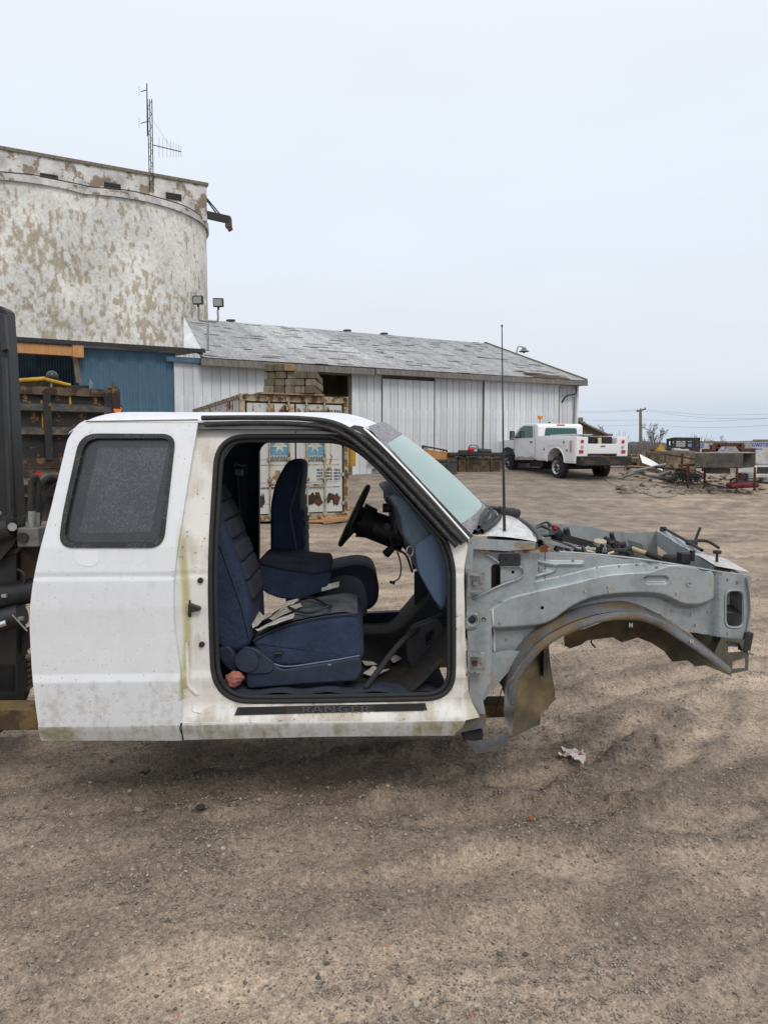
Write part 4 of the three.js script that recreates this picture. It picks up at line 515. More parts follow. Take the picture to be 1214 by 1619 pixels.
  hose('bonnet_prop', [[855, 848, .9], [872, 845, .9], [866, 836, 1.0], [855, 832, 1.0], [842, 842, .9], [836, 850, .9]], .008, M.steelDark); hose('cable', [[866, 826, 1.4], [878, 838, 1.0], [890, 850, .7]], .007, M.rubber); hose('cable', [[868, 858, .3], [884, 862, .28], [893, 876, .25]], .009, M.galv); hose('cable', [[843, 838, 1.2], [852, 830, 1.3], [866, 827, 1.4], [868, 834, 1.4]], .006, M.rubber);
  { for (const [px, py, w, r] of [[968, 872, .8, .026], [984, 874, .8, .028], [992, 882, .6, .03], [966, 857, 1.25, .022]]) { const q = K(px, py, w); part(cab, 'bay_fitting', [cyl(r, r * .9, .09, q.x, q.y, q.z, .5, 0, 1.2), cyl(r * .6, r * .6, .14, q.x + .02, q.y - .01, q.z, .2, 0, .4)], M.rubber); } const p0 = [1005, 868, .75], p1 = [1020, 873, .7]; hose('yellow_hose', [[1000, 868, .8], [1008, 871, .75], [1024, 876, .7]], .014, std([.42, .36, .2], { roughness: .7 })); hose('rubber_hose', [[1022, 875, .7], [1040, 882, .65], [1056, 889, .6]], .016, M.rubber); const q = K(1060, 889, .5); part(cab, 'bay_fitting', rbox(.07, .08, .07, .02, q.x, q.y, q.z), M.rubber); const q2 = K(1080, 882, .35); part(cab, 'bay_fitting', [rbox(.05, .06, .05, .01, q2.x, q2.y, q2.z), cyl(.012, .012, .05, q2.x + .04, q2.y + .01, q2.z)], M.steelDark); const q3 = K(948, 858, .5); part(cab, 'filler_cap', cyl(.03, .03, .018, q3.x, q3.y, q3.z, .3), std([.36, .33, .24], { roughness: .6 })); }
  for (let i = 0; i < 9; i++) { const px = 878 + i * 9 + rr(-3, 3), q = K(px, 868 + rr(-3, 5), rr(.22, .5)); part(cab, 'bay_fitting', [cyl(.008, .012, .05, q.x, q.y, q.z, rr(-.6, .6), 0, rr(-1, 1), 8), rbox(.03, .02, .03, .004, q.x + .015, q.y - .02, q.z)], i % 3 ? M.steelDark : M.galv); }
  part(cab, 'hood_hinge', [beam(K(840, 853, .2), K(888, 862, .22), .03, .012), beam(K(843, 846, .22), K(905, 868, .26), .02, .01), rbox(.05, .02, .04, .004, K(850, 856, .2).x, K(850, 856, .2).y + .01, K(850, 856, .2).z)], M.galv);
  hose('hanging_wire', [[938, 1006, .45], [934, 1015, .45], [941, 1024, .45]], .004, M.steelDark);
  part(cab, 'far_wheel_arch', sheet(KP([[893, 1003], [930, 996], [960, 984], [1010, 978], [1050, 990], [1092, 1014], [1150, 1056], [1150, 1066], [1112, 1050], [1096, 1052], [1085, 1043], [1062, 1046], [1050, 1030], [1032, 1018], [1010, 1010], [985, 1018], [972, 1010], [955, 1012], [930, 1015], [920, 1022], [903, 1027], [894, 1023]], .34), [], (x, y) => -.34 - .03 * Math.sin(x * 5) + .015 * (fbm(x * 9, y * 9, 3, 770) - .5), { len: .04, thick: .004 }), M.linerMud);

  // ---- inside: floor, far side, rear wall
  const xRear = K(142, 900, .5).x, xFire = K(716, 980, .3).x, yF = .545;
  part(cab, 'floor_pan', grid(40, 30, (u, v) => { const w = lerp(.1, 1.56, v), x = lerp(xRear, xFire + .12, u), hump = .10 * Math.exp(-(((w - .83) / .16) ** 2)); return [x, yF + hump + .35 * ss(xFire - .28, xFire + .14, x) * 1.0, -w]; }, { uv: (u, v) => [u * 1.7, v * 1.4] }), M.floorMat);
  part(cab, 'under_floor', grid(2, 2, (u, v) => [lerp(xRear, xFire, u), yF - .08, lerp(-.09, -1.6, v)]), M.liner);
  part(cab, 'cross_member', [beam([xFire - .5, yF - .11, -.1], [xFire - .5, yF - .11, -1.5], .08, .06), beam([xFire - .27, yF - .105, -.1], [xFire - .27, yF - .105, -1.5], .03, .08)], M.rubber);
  part(cab, 'carpet', grid(30, 10, (u, v) => [lerp(K(346, 1090, .14).x, K(708, 1090, .14).x, u), yF + .012 + .018 * (1 - v) + .006 * Math.sin(u * 30), lerp(-.115, -.30, v)], { uv: (u, v) => [u * 1.2, v * .3] }), M.carpet);
  const wf = 1.5; const fSheet = (o, h) => sheet(KP(o, wf), h.map(q => KP(q, wf)), () => -wf, { len: .08, thick: .05 });
  part(cab, 'far_side_panel', fSheet([[290, 692], [548, 690], [740, 850], [740, 1010], [240, 1010], [250, 800]], [fillet([[409, 698, 24], [556, 697, 40], [600, 734, 30], [668, 815, 20], [668, 890, 20], [656, 966, 22], [409, 978, 10]], 12), fillet([[300, 704, 8], [353, 706, 6], [353, 795, 6], [350, 828, 8], [292, 828, 8]], 6)]), std([.055, .065, .09], { roughness: .9 }));
  part(cab, 'far_quarter_window', sheet(KP([[285, 700], [356, 700], [356, 832], [280, 832]], wf + .03), [], () => -wf - .03, { thick: .004 }), frit);
  part(cab, 'belt_loop', [tube([K(371, 738, 1.42), K(372, 733, 1.4), K(380, 736, 1.4), K(390, 735, 1.42)], .006, false, 16, 6), rbox(.05, .04, .02, .005, K(378, 747, 1.42).x, K(378, 747, 1.42).y, K(378, 747, 1.42).z)], M.galv); part(cab, 'seat_belt', beam(K(376, 750, 1.43), K(384, 900, 1.43), .004, .045), M.black);
  part(cab, 'rear_wall', grid(2, 4, (u, v) => [xRear + .02 + .16 * v, lerp(yF - .05, yEdge - .05, v), lerp(-.06 - .12 * v, -1.6 + .1 * v, u)]), M.headliner);
  part(cab, 'rear_panel', grid(2, 4, (u, v) => [lerp(K(70, 1170, .1).x, K(138, 670, .2).x, v) - .015 * Math.sin(v * 3.14), lerp(.47, yEdge, v), lerp(-.05 - .12 * v, -1.62 + .12 * v, u)]), M.white);
  part(cab, 'inner_trim', sheet(KP([[128, 690], [330, 690], [335, 1100], [82, 1100], [70, 985]], .2), [KP([[130, 700], [275, 700], [255, 850], [100, 850]], .2)], () => -.2, { thick: .01 }), M.headliner);
  part(cab, 'pillar_lining', fSheet([[395, 700], [410, 700], [410, 915], [405, 935], [380, 935], [390, 800]], []), M.plasticBlue);
  // ---- seats
  const seatBack = (name, out, w0, w1, ins, label) => { const P = KP(out, w0), g = extr(P, w1 - w0, { bevel: .035, seg: 5, z: -w1 }); const s = part(cab, name, g, M.seat, label); return s; };
  const w0 = .22, w1 = .70;
  // passenger seat: reclined back
  const bOut = fillet([[262, 752, 26], [300, 738, 26], [340, 800, 40], [372, 880, 30], [396, 958, 20], [398, 1018, 16], [380, 1034, 20], [345, 1030, 20], [318, 930, 40], [285, 830, 40]], 20);
  const back = seatBack('seat_back', bOut, w0, w1);
  const fr = curve2([[302, 746], [330, 790], [352, 836], [378, 905], [397, 962]], 30), nR = 7;
  for (let i = 0; i < nR; i++) { const a = fr[Math.floor(i / nR * 30)], b = fr[Math.floor((i + .92) / nR * 30)], A_ = K(a[0], a[1], w0), B_ = K(b[0], b[1], w0), d = B_.clone().sub(A_), l = d.length(); part(back, 'padded_rib', rbox(.05, l, w1 - w0 - .13, .018, (A_.x + B_.x) / 2 - .002, (A_.y + B_.y) / 2, -(w0 + w1) / 2, 0, 0, Math.atan2(-d.x, d.y) + Math.PI), M.seatMid); }
  part(back, 'piping', tube(curve2([[296, 752], [326, 800], [356, 880], [384, 960], [396, 1008]], 30).map(p => { const q = K(p[0], p[1], w0); return [q.x - .004, q.y, q.z + .002]; }), .004, false, 60, 6), M.plasticBlue);
  const cOut = fillet([[396, 1014, 10], [440, 992, 40], [500, 978, 40], [560, 970, 30], [574, 990, 16], [576, 1040, 20], [566, 1052, 10], [460, 1056, 10], [416, 1052, 10]], 10);
  const cush = part(cab, 'seat_cushion', extr(KP(cOut, w0), w1 - w0, { bevel: .03, seg: 5, z: -w1 }), M.seat);
  { const T = curve2([[404, 1011], [440, 991], [500, 976.5], [550, 969.5], [565, 972]], 24).map(p => { const q = K(p[0], p[1], w0); return [q.x, q.y]; }); part(cush, 'seat_insert', grid(24, 10, (u, v) => { const i = Math.round(u * 24), e = Math.sin(v * Math.PI); return [T[i][0], T[i][1] + .001 + .016 * e ** .5 * Math.sin(Math.PI * (.04 + .92 * u)) ** .4 - .006 * ss(.85, 1, u), -lerp(w0 + .03, w1 - .03, v)]; }, { uv: (u, v) => [u * .5, v * .45] }), std(0xffffff, { roughness: 1, map: tex(256, 256, (u, v) => { const a = fbm(u * 6, v * 6, 5, 821), b = fbm(u * 60, v * 60, 2, 823); return mx([.20, .225, .28], [.40, .41, .43], clamp(a * 1.4 - .25 + (b - .5) * .5)); }) })); }
  part(cush, 'piping', tube(KP(curve2([[400, 1014], [440, 994], [500, 978], [566, 971]], 24), w0 - .002).map(p => [p[0], p[1] + .002, -w0 + .001]), .004, false, 50, 6), M.black);
  const base = part(cab, 'seat_base', extr(KP(fillet([[404, 1034], [448, 1058], [570, 1038], [573, 1060], [564, 1076], [480, 1081], [392, 1088], [388, 1070]], 6), w0 - .012), .5, { bevel: .008, z: -w1 }), M.plasticBlue);
  part(base, 'trim_line', tube(KP([[406, 1036], [428, 1048], [450, 1054], [510, 1047], [569, 1037]], w0 - .02).map(p => [p[0], p[1], -w0 + .016]), .004, false, 40, 6), std([.12, .16, .24], { roughness: .5 }));
  { const a = K(391, 1043, w0 - .03), r = part(cab, 'recliner_cover', [cyl(.05, .052, .03, a.x, a.y, a.z, Math.PI / 2, 0, 0, 28), extr(KP(fillet([[382, 1022], [404, 1024], [436, 1048], [430, 1064], [388, 1066]], 8), w0 - .02), .03, { bevel: .006, z: -w0 })], M.plasticBlue); const s = K(413, 1036, w0 - .04); part(r, 'screw', cyl(.005, .005, .006, s.x, s.y, s.z, Math.PI / 2, 0, 0, 8), M.black); part(cab, 'recliner_lever', extr(KP(fillet([[342, 1026], [362, 1020], [376, 1040], [376, 1064], [360, 1060], [348, 1044]], 8), w0 - .01), .04, { bevel: .01, z: -w0 - .03 }), M.plasticBlue); const l = K(440, 1032, w0 - .01); part(cush, 'height_knob', rbox(.04, .012, .03, .005, l.x, l.y, l.z), M.black); const bdg = K(521, 1051, w0 - .02); part(base, 'badge', box(.012, .007, .004, bdg.x, bdg.y, bdg.z), M.galv); }
  part(cab, 'seat_rail', [box(.42, .025, .03, K(470, 1086, .26).x, yF + .025, -.28), box(.03, .05, .03, K(418, 1086, .25).x, yF + .03, -.26)], M.steelDark);
  // driver seat beyond
  const d0 = .98, d1 = 1.42, dB = part(cab, 'seat_back', extr(KP(fillet([[427, 900, 6], [427, 800, 30], [434, 764, 30], [452, 732, 24], [466, 724, 10], [479, 731, 10], [478, 756, 16], [473, 790, 20], [479, 830, 20], [482, 900, 6]], 10), d0), d1 - d0, { bevel: .028, seg: 5, z: -d1 }), M.seat);
  for (let i = 0; i < 6; i++) { const y = 808 + i * 15, a = K(480 - (i < 1 ? 2 : 0), y, d0), b = K(480, y + 13.5, d0); part(dB, 'padded_rib', rbox(.035, a.y - b.y, d1 - d0 - .1, .014, a.x - .012, (a.y + b.y) / 2, -(d0 + d1) / 2), M.seatMid); }
  part(dB, 'piping', tube(KP([[474, 748], [467, 780], [460, 805], [466, 850], [473, 885]], d0).map(p => [p[0], p[1], -d0 + .003]), .004, false, 40, 6), std([.10, .11, .13], { roughness: .8 }));
  part(cab, 'seat_cushion', extr(KP(fillet([[470, 918], [525, 900, 20], [565, 893, 30], [590, 898, 20], [600, 926, 24], [598, 952, 16], [585, 966, 10], [470, 966]], 6), d0), d1 - d0, { bevel: .03, seg: 5, z: -d1 }), M.seatMid); part(cab, 'seat_base', extr(KP([[450, 940], [574, 930], [582, 962], [576, 985], [450, 985]], d0 - .02), .4, { bevel: .01, z: -d1 }), M.plasticBlue);
  part(cab, 'seat_cushion_side', extr(KP(fillet([[500, 925], [540, 908, 16], [572, 913, 16], [582, 940, 14], [580, 975], [500, 975]], 6), d0 - .01), .08, { bevel: .014, z: -d0 - .06 }), M.headliner);
  // centre console with padded lid
  const co = part(cab, 'console_box', extr(KP(fillet([[407, 893], [522, 903, 8], [524, 915, 8], [512, 936, 10], [470, 950, 6], [440, 946, 6], [420, 938, 6], [407, 925]], 6), .74), .22, { bevel: .012, z: -.96 }), M.seat); part(co, 'armrest_pad', extr(KP(fillet([[405, 892, 10], [418, 875, 10], [470, 879, 20], [508, 884, 6], [521, 883, 6], [525, 895, 8], [522, 906, 6], [500, 910, 8], [440, 903, 10]], 8), .73), .24, { bevel: .022, seg: 4, z: -.97 }), M.seatMid);
  // ---- dashboard, steering
  const dOut = fillet([[612, 786, 4], [622, 780, 6], [640, 780, 10], [704, 868, 20], [709, 900, 20], [709, 960, 10], [698, 968, 8], [684, 948, 10], [660, 905, 16], [650, 870, 16], [636, 850, 10], [630, 812, 8]], 6);
  const dsh = part(cab, 'dashboard', extr(KP(dOut, .13), 1.30, { bevel: .02, seg: 4, z: -1.43 }), M.dash);
  part(dsh, 'end_panel', sheet(KP(fillet([[655, 862, 10], [690, 840, 12], [704, 868, 8], [707, 935, 10], [700, 962, 8], [688, 950, 10], [662, 905, 10]], 8), .125), [], (x, y) => -.122, { thick: .012 }), std([.05, .085, .15], { roughness: .45 }));
  part(dsh, 'door_pad', extr(KP(fillet([[611, 783], [626, 778, 5], [632, 782, 6], [632, 848], [622, 846], [619, 800], [612, 800]], 4), .75), .5, { bevel: .01, z: -1.25 }), M.black);
  { const q = K(670, 841, .2); part(dsh, 'vent_bezel', rbox(.055, .022, .03, .006, q.x, q.y, q.z, 0, 0, -.1), M.galv); const q2 = K(611, 803, .9); part(dsh, 'headlamp_knob', cyl(.024, .024, .04, q2.x, q2.y, q2.z, 0, 0, Math.PI / 2), M.black); const q3 = K(655, 872, .12); part(dsh, 'key_scratch', tr(new THREE.TorusGeometry(.022, .003, 6, 16), q3.x - .02, q3.y, q3.z, 0, .8, 0), M.galv); }
  const sw = 1.12, c0 = K(560, 815, sw), e0 = K(583, 767, sw), dir = e0.clone().sub(c0), Rw = dir.length(), ang = Math.atan2(dir.y, dir.x);
  const wheelG = tr(new THREE.TorusGeometry(Rw - .01, .0145, 12, 48), 0, 0, 0, 0, Math.PI / 2, 0).rotateZ(ang - Math.PI / 2); const stw = part(cab, 'steering_wheel', wheelG.clone().translate(c0.x, c0.y, c0.z), M.black);
  const ax = new THREE.Vector3(Math.sin(ang), -Math.cos(ang), 0); const hub = c0.clone().addScaledVector(ax, .05);
  part(stw, 'hub', rod(c0.clone().addScaledVector(ax, -.015), hub, .075, 20, .06), M.black); for (const s of [-1, 1]) part(stw, 'spoke', rod(hub, c0.clone().add(new THREE.Vector3(0, 0, s * (Rw - .02))), .016), M.black); part(stw, 'spoke', rod(hub, c0.clone().sub(dir.clone().multiplyScalar(.92)), .016), M.black);
  part(cab, 'steering_column', [rod(K(566, 822, sw), K(640, 850, sw), .078, 20, .085), rod(K(570, 822, sw), K(590, 828, sw), .10, 20, .085)], std([.014, .015, .018], { roughness: .5 }));
  { const q = K(612, 832, 1.02); part(cab, 'ignition_lock', [tr(new THREE.TorusGeometry(.015, .003, 6, 16), q.x, q.y, q.z + .02), tr(new THREE.TorusGeometry(.006, .003, 6, 12), q.x, q.y, q.z + .022)], M.galv); const r = K(626, 853, .9); part(cab, 'shift_boot', [tr(new THREE.TorusGeometry(.03, .006, 8, 20), r.x, r.y, r.z), rod(K(624, 862, .92), K(610, 876, .95), .018, 10, .024)], M.black); }
  hose('dangling_wire', [[628, 872, .95], [632, 885, .95], [634, 900, .95], [630, 915, .95], [618, 921, .95]], .004, M.black); hose('dangling_wire', [[618, 866, .9], [640, 876, .9], [652, 905, .9]], .006, M.black); hose('dangling_wire', [[628, 856, .9], [640, 866, .85], [650, 880, .8], [655, 900, .8]], .008, M.black);
  { const q = K(620, 921, .95); part(cab, 'wire_plug', rbox(.03, .015, .015, .003, q.x, q.y, q.z, 0, 0, -.3), M.black); }
  part(cab, 'far_dash_support', sheet(KP([[655, 905], [664, 900], [690, 960], [690, 985], [655, 985]], 1.3), [], () => -1.3, { thick: .02 }), M.black);
  part(cab, 'kick_panel', extr(KP(fillet([[640, 1005], [650, 990, 8], [690, 975, 8], [704, 990, 8], [700, 1030, 14], [690, 1056, 12], [650, 1058, 8], [642, 1040]], 6), .42), .05, { bevel: .012, z: -.46, holes: [KP(fillet([[667, 1000], [690, 985], [692, 1005], [682, 1022], [668, 1024]], 8), .42)] }), M.black);
  part(cab, 'loose_weatherstrip', tube([K(578, 1087, .17), K(600, 1058, .2), K(628, 1022, .3), K(655, 998, .4), K(690, 976, .5), K(700, 972, .5)], .013, false, 50, 8), M.rubber);
}
// things lying in the cab
{
  // papers lie on the cushion or on the floor: each pixel is followed until it meets that surface
  const T = KP([[404, 1011], [440, 991], [500, 976.5], [550, 969.5], [565, 972]], .22), seatY = x => { if (x <= T[0][0]) return T[0][1] + .02 + (T[0][0] - x) * 1.2; for (let i = 1; i < T.length; i++) if (x <= T[i][0]) return lerp(T[i - 1][1], T[i][1], (x - T[i - 1][0]) / (T[i][0] - T[i - 1][0])) + .02; return T.at(-1)[1] + .02; };
  const hit = (px, py, f) => { for (let w = .12; w < 1.4; w += .004) { const p = K(px, py, w); if (p.y <= f(p.x)) return [p.x, w]; } const p = K(px, py, .5); return [p.x, .5]; };
  const put = (name, label, pts, f, m, lift = .006) => { const P = pts.map(p => hit(p[0], p[1], f)); const g = sheet(P.map(p => [p[0], p[1]]), [], () => 0, { len: .025, thick: .0012 }); const a = g.attributes.position; for (let i = 0; i < a.count; i++) { const x = a.getX(i), w = a.getY(i), dz = a.getZ(i); a.setXYZ(i, x, f(x) + lift + dz + .010 * fbm(x * 22 + 5, w * 22 + 5, 2, 911), -w); } g.computeVertexNormals(); const o = solo(name, label, 'paper', g, m); o.position.copy(cab.position); o.rotation.y = cabTurn; return o; };
  const pap = std([.90, .90, .88], { roughness: .9, map: grime }), papB = std([.78, .77, .74], { roughness: .9, map: grime }), fl = () => .56;
  put('white_sheet', 'torn curled white sheet wedged against the reclined seat back', [[396, 972], [404, 966], [428, 974], [430, 978], [415, 988], [400, 999], [397, 985]], seatY, pap, .014);
  put('paper_document', 'grey printed paper on the seat cushion under the black cable', [[424, 982], [436, 974], [474, 957], [478, 962], [462, 970], [432, 984]], seatY, papB);
  put('paper_document', 'pale folded brochure lying along the seat cushion edge', [[404, 999], [424, 989], [466, 974], [464, 981], [436, 991], [410, 1000]], seatY, pap);
  put('paper_document', 'narrow white paper sticking up behind the black cable', [[446, 964], [452, 955], [475, 951], [462, 960], [440, 974]], seatY, pap, .01);
  { const P = KP([[508, 935], [510, 923], [522, 925], [536, 922], [536, 929]], .72), g = sheet(P, [], (x, y) => -.72 - (y - P[0][1]) * 1.2, { len: .03, thick: .0012 }), o = solo('paper_card', 'small white card lying on the driver seat edge', 'paper', g, pap); o.position.copy(cab.position); o.rotation.y = cabTurn; }
  put('paper_scrap', 'white paper scrap on the cab floor under the loose rubber strip', [[572, 1048], [590, 1050], [596, 1055], [578, 1056]], fl, pap); put('paper_scrap', 'large torn white paper on the cab floor next to the black kick panel', [[612, 1044], [637, 1040], [636, 1048], [622, 1056]], fl, pap, .02); put('paper_scrap', 'pointed white paper lying across the loose rubber strip on the floor', [[574, 1068], [590, 1057], [600, 1062], [616, 1061], [592, 1074]], fl, pap);
  const lp = []; for (let i = 0; i < 20; i++) { const a = i / 20 * Math.PI * 2, h = hit(490 + 34 * Math.cos(a), 962 + 9.5 * Math.sin(a) + 2 * Math.cos(a * 2 + 1), seatY); lp.push(new THREE.Vector3(h[0], seatY(h[0]) + .012 + .008 * Math.sin(a * 3), -h[1])); }
  const cable = solo('black_cable', 'loop of black cable lying on the passenger seat', 'cable', tube(lp, .0055, true, 80, 6), M.black); cable.position.copy(cab.position); cable.rotation.y = cabTurn;
  // rag
  const rg = new THREE.SphereGeometry(.035, 28, 20), p = rg.attributes.position; for (let i = 0; i < p.count; i++) { const x = p.getX(i) * 30, y = p.getY(i) * 30, z = p.getZ(i) * 30, n = 1 + .8 * (fbm(x * 2 + z + 9, y * 2 - z + 9, 3, 901) - .5); p.setXYZ(i, p.getX(i) * n * 1.1, p.getY(i) * n * .9, p.getZ(i) * n); } rg.computeVertexNormals(); const q = K(370, 1073, .16); const rag = solo('red_rag', 'crumpled faded red rag stuffed behind the passenger seat base', 'rag', rg.translate(q.x, q.y, q.z), std([.42, .16, .13], { roughness: 1 })); rag.position.copy(cab.position); rag.rotation.y = cabTurn;
}

// ---------------------------------------------------------------- lift truck whose forks carry the cab
{
  const g = thing('lift_truck', 'black lift truck mast with hydraulic hoses beside the rear of the cab', 'forklift', [V(0, 900, 3.45).x - .3, 0, -3.45], cabTurn);
  const q = (px, py, z = 0) => L(g, px, py, z), pl = (pts, z) => pts.map(p => { const a = q(p[0], p[1], z); return [a.x, a.y]; });
  const blk = std([.018, .019, .021], { roughness: .5, map: grime }), blk2 = std([.038, .04, .044], { roughness: .45, map: grime }), brn = std(0xffffff, { roughness: .8, map: worn([.20, .18, .165], [.34, .27, .20], { s: 71, amt: .55, sc: 6, dark: .5 }) });
  part(g, 'mast_rail', extr(pl([[-60, 470], [3, 484], [9, 490], [14, 560], [27, 835], [27, 1095], [-60, 1095]], .06), .1, { bevel: .006, z: -.04 }), blk);
  part(g, 'rail_face', extr(pl([[0, 495], [8, 497], [13, 552], [5, 556], [2, 540]], .075), .03, { bevel: .004, z: .055 }), blk2);
  part(g, 'inner_rail', extr(pl([[4, 566], [10, 566], [22, 838], [15, 838]], .08), .03, { bevel: .004, z: .06 }), blk2);
  part(g, 'mast_foot', extr(pl([[-80, 1050], [28, 1050], [28, 1095], [20, 1130], [-80, 1130]], .06), .1, { z: -.04 }), blk);
  const cy = part(g, 'tilt_cylinder', rod(q(-60, 856, .16), q(20, 832, .16), .055, 20), blk2); part(cy, 'pin', rod(q(20, 833, .1), q(20, 833, .24), .02), M.galv); part(g, 'cylinder_lug', extr(pl(fillet([[14, 822], [40, 815], [38, 832], [24, 860], [-10, 900], [-10, 870]], 4), .1), .02, { z: .09 }), blk2);
  part(g, 'bolt_head', cyl(.018, .018, .03, q(2, 812, .16).x, q(2, 812, .16).y, .2, Math.PI / 2, 0, 0, 6), M.galv);
  const hs = part(g, 'hydraulic_hose', tube([q(50, 838, .12), q(49, 800, .12), q(51, 765, .1), q(56, 753, .1), q(61, 764, .08), q(59, 800, .08), q(57, 838, .08)], .014, false, 50, 8), M.rubber); part(hs, 'ferrule', [rod(q(51, 838, .12), q(51, 808, .12), .018), rod(q(58, 838, .08), q(58, 810, .08), .018)], M.galv);
  part(g, 'hydraulic_hose', tube([q(62, 815, .05), q(62, 780, .05), q(70, 760, .04), q(84, 754, .0), q(100, 758, 0)], .014, false, 40, 8), M.rubber); part(g, 'hydraulic_hose', tube([q(60, 840, .0), q(66, 800, .0), q(84, 772, -.05), q(100, 760, -.05)], .014, false, 40, 8), M.rubber);
  { const a = q(52, 848, .12), b = part(g, 'valve_block', rbox(.1, .09, .1, .008, a.x, a.y, a.z), M.grey); part(b, 'port', cyl(.024, .024, .02, a.x - .018, a.y, a.z + .055, Math.PI / 2), M.steelDark); }
  part(g, 'carriage_plate', extr(pl([[-60, 885], [30, 872], [44, 856], [70, 850], [90, 855], [90, 935], [-60, 950]], .0), .04, { bevel: .006, z: -.02 }), brn); part(g, 'carriage_rib', extr(pl([[-60, 882], [28, 868], [42, 852], [70, 846], [70, 852], [44, 858], [30, 874], [-60, 890]], .06), .06, { bevel: .004, z: .02 }), brn);
  part(g, 'guard_loop', tube([q(20, 938, .12), q(34, 934, .12), q(40, 915, .12), q(38, 906, .12), q(28, 900, .12)], .007, false, 30, 6), M.steelDark); part(g, 'rod_end', tube([q(34, 934, .1), q(42, 928, .1), q(56, 924, .1)], .009, false, 20, 6), M.chrome);
  part(g, 'lift_cylinder', rod(q(-60, 955, .08), q(70, 930, .08), .06, 20), blk); part(g, 'lift_cylinder', rod(q(-60, 1000, .1), q(36, 970, .1), .055, 20), blk2); part(g, 'cylinder_rod', rod(q(-40, 1002, .17), q(12, 984, .17), .016), M.chrome); part(g, 'gusset_plate', extr(pl(fillet([[-60, 1030], [20, 1000], [50, 990], [52, 1020], [30, 1040], [-60, 1075]], 4), -.02), .05, { z: -.04 }), brn); part(g, 'grease_line', rod(q(20, 972, .18), q(44, 998, .18), .004), M.galv); for (const [x, y] of [[8, 942], [34, 978]]) { const a = q(x, y, .15); part(g, 'fitting', rbox(.025, .018, .02, .004, a.x, a.y, a.z), M.galv); }
  // fork blades run along under the cab floor
  for (const z of [.26, -.55]) { const a = q(-30, 1093, .0).y, xe = q(798, 1110, 0).x; part(g, 'fork_blade', extr([[q(-30, 1100).x, a - .10], [q(-30, 1100).x, a], [xe, a - .012], [xe, a - .07], [q(500, 1100).x, a - .1]], .13, { bevel: .005, z: z - .13 }), std(0xffffff, { roughness: .75, map: worn([.45, .36, .22], [.28, .21, .15], { s: 73, amt: .52, sc: 5, dark: .4 }) })); }
  // tyre behind the mast
  const ty = part(g, 'drive_wheel', tr(new THREE.TorusGeometry(.26, .13, 16, 40), q(-95, 1150).x - .1, .39, -.35, 0, .0, 0), M.rubber); part(ty, 'rim', cyl(.2, .2, .16, q(-95, 1150).x - .1, .39, -.35, Math.PI / 2), M.yellow);
  for (let i = 0; i < 6; i++) { const a = q(44, 1040 + i * 9, -.3); part(g, 'tread_lug', rbox(.06, .022, .12, .006, a.x, a.y, a.z, 0, 0, .2), std([.16, .13, .10], { roughness: .95 })); }
}

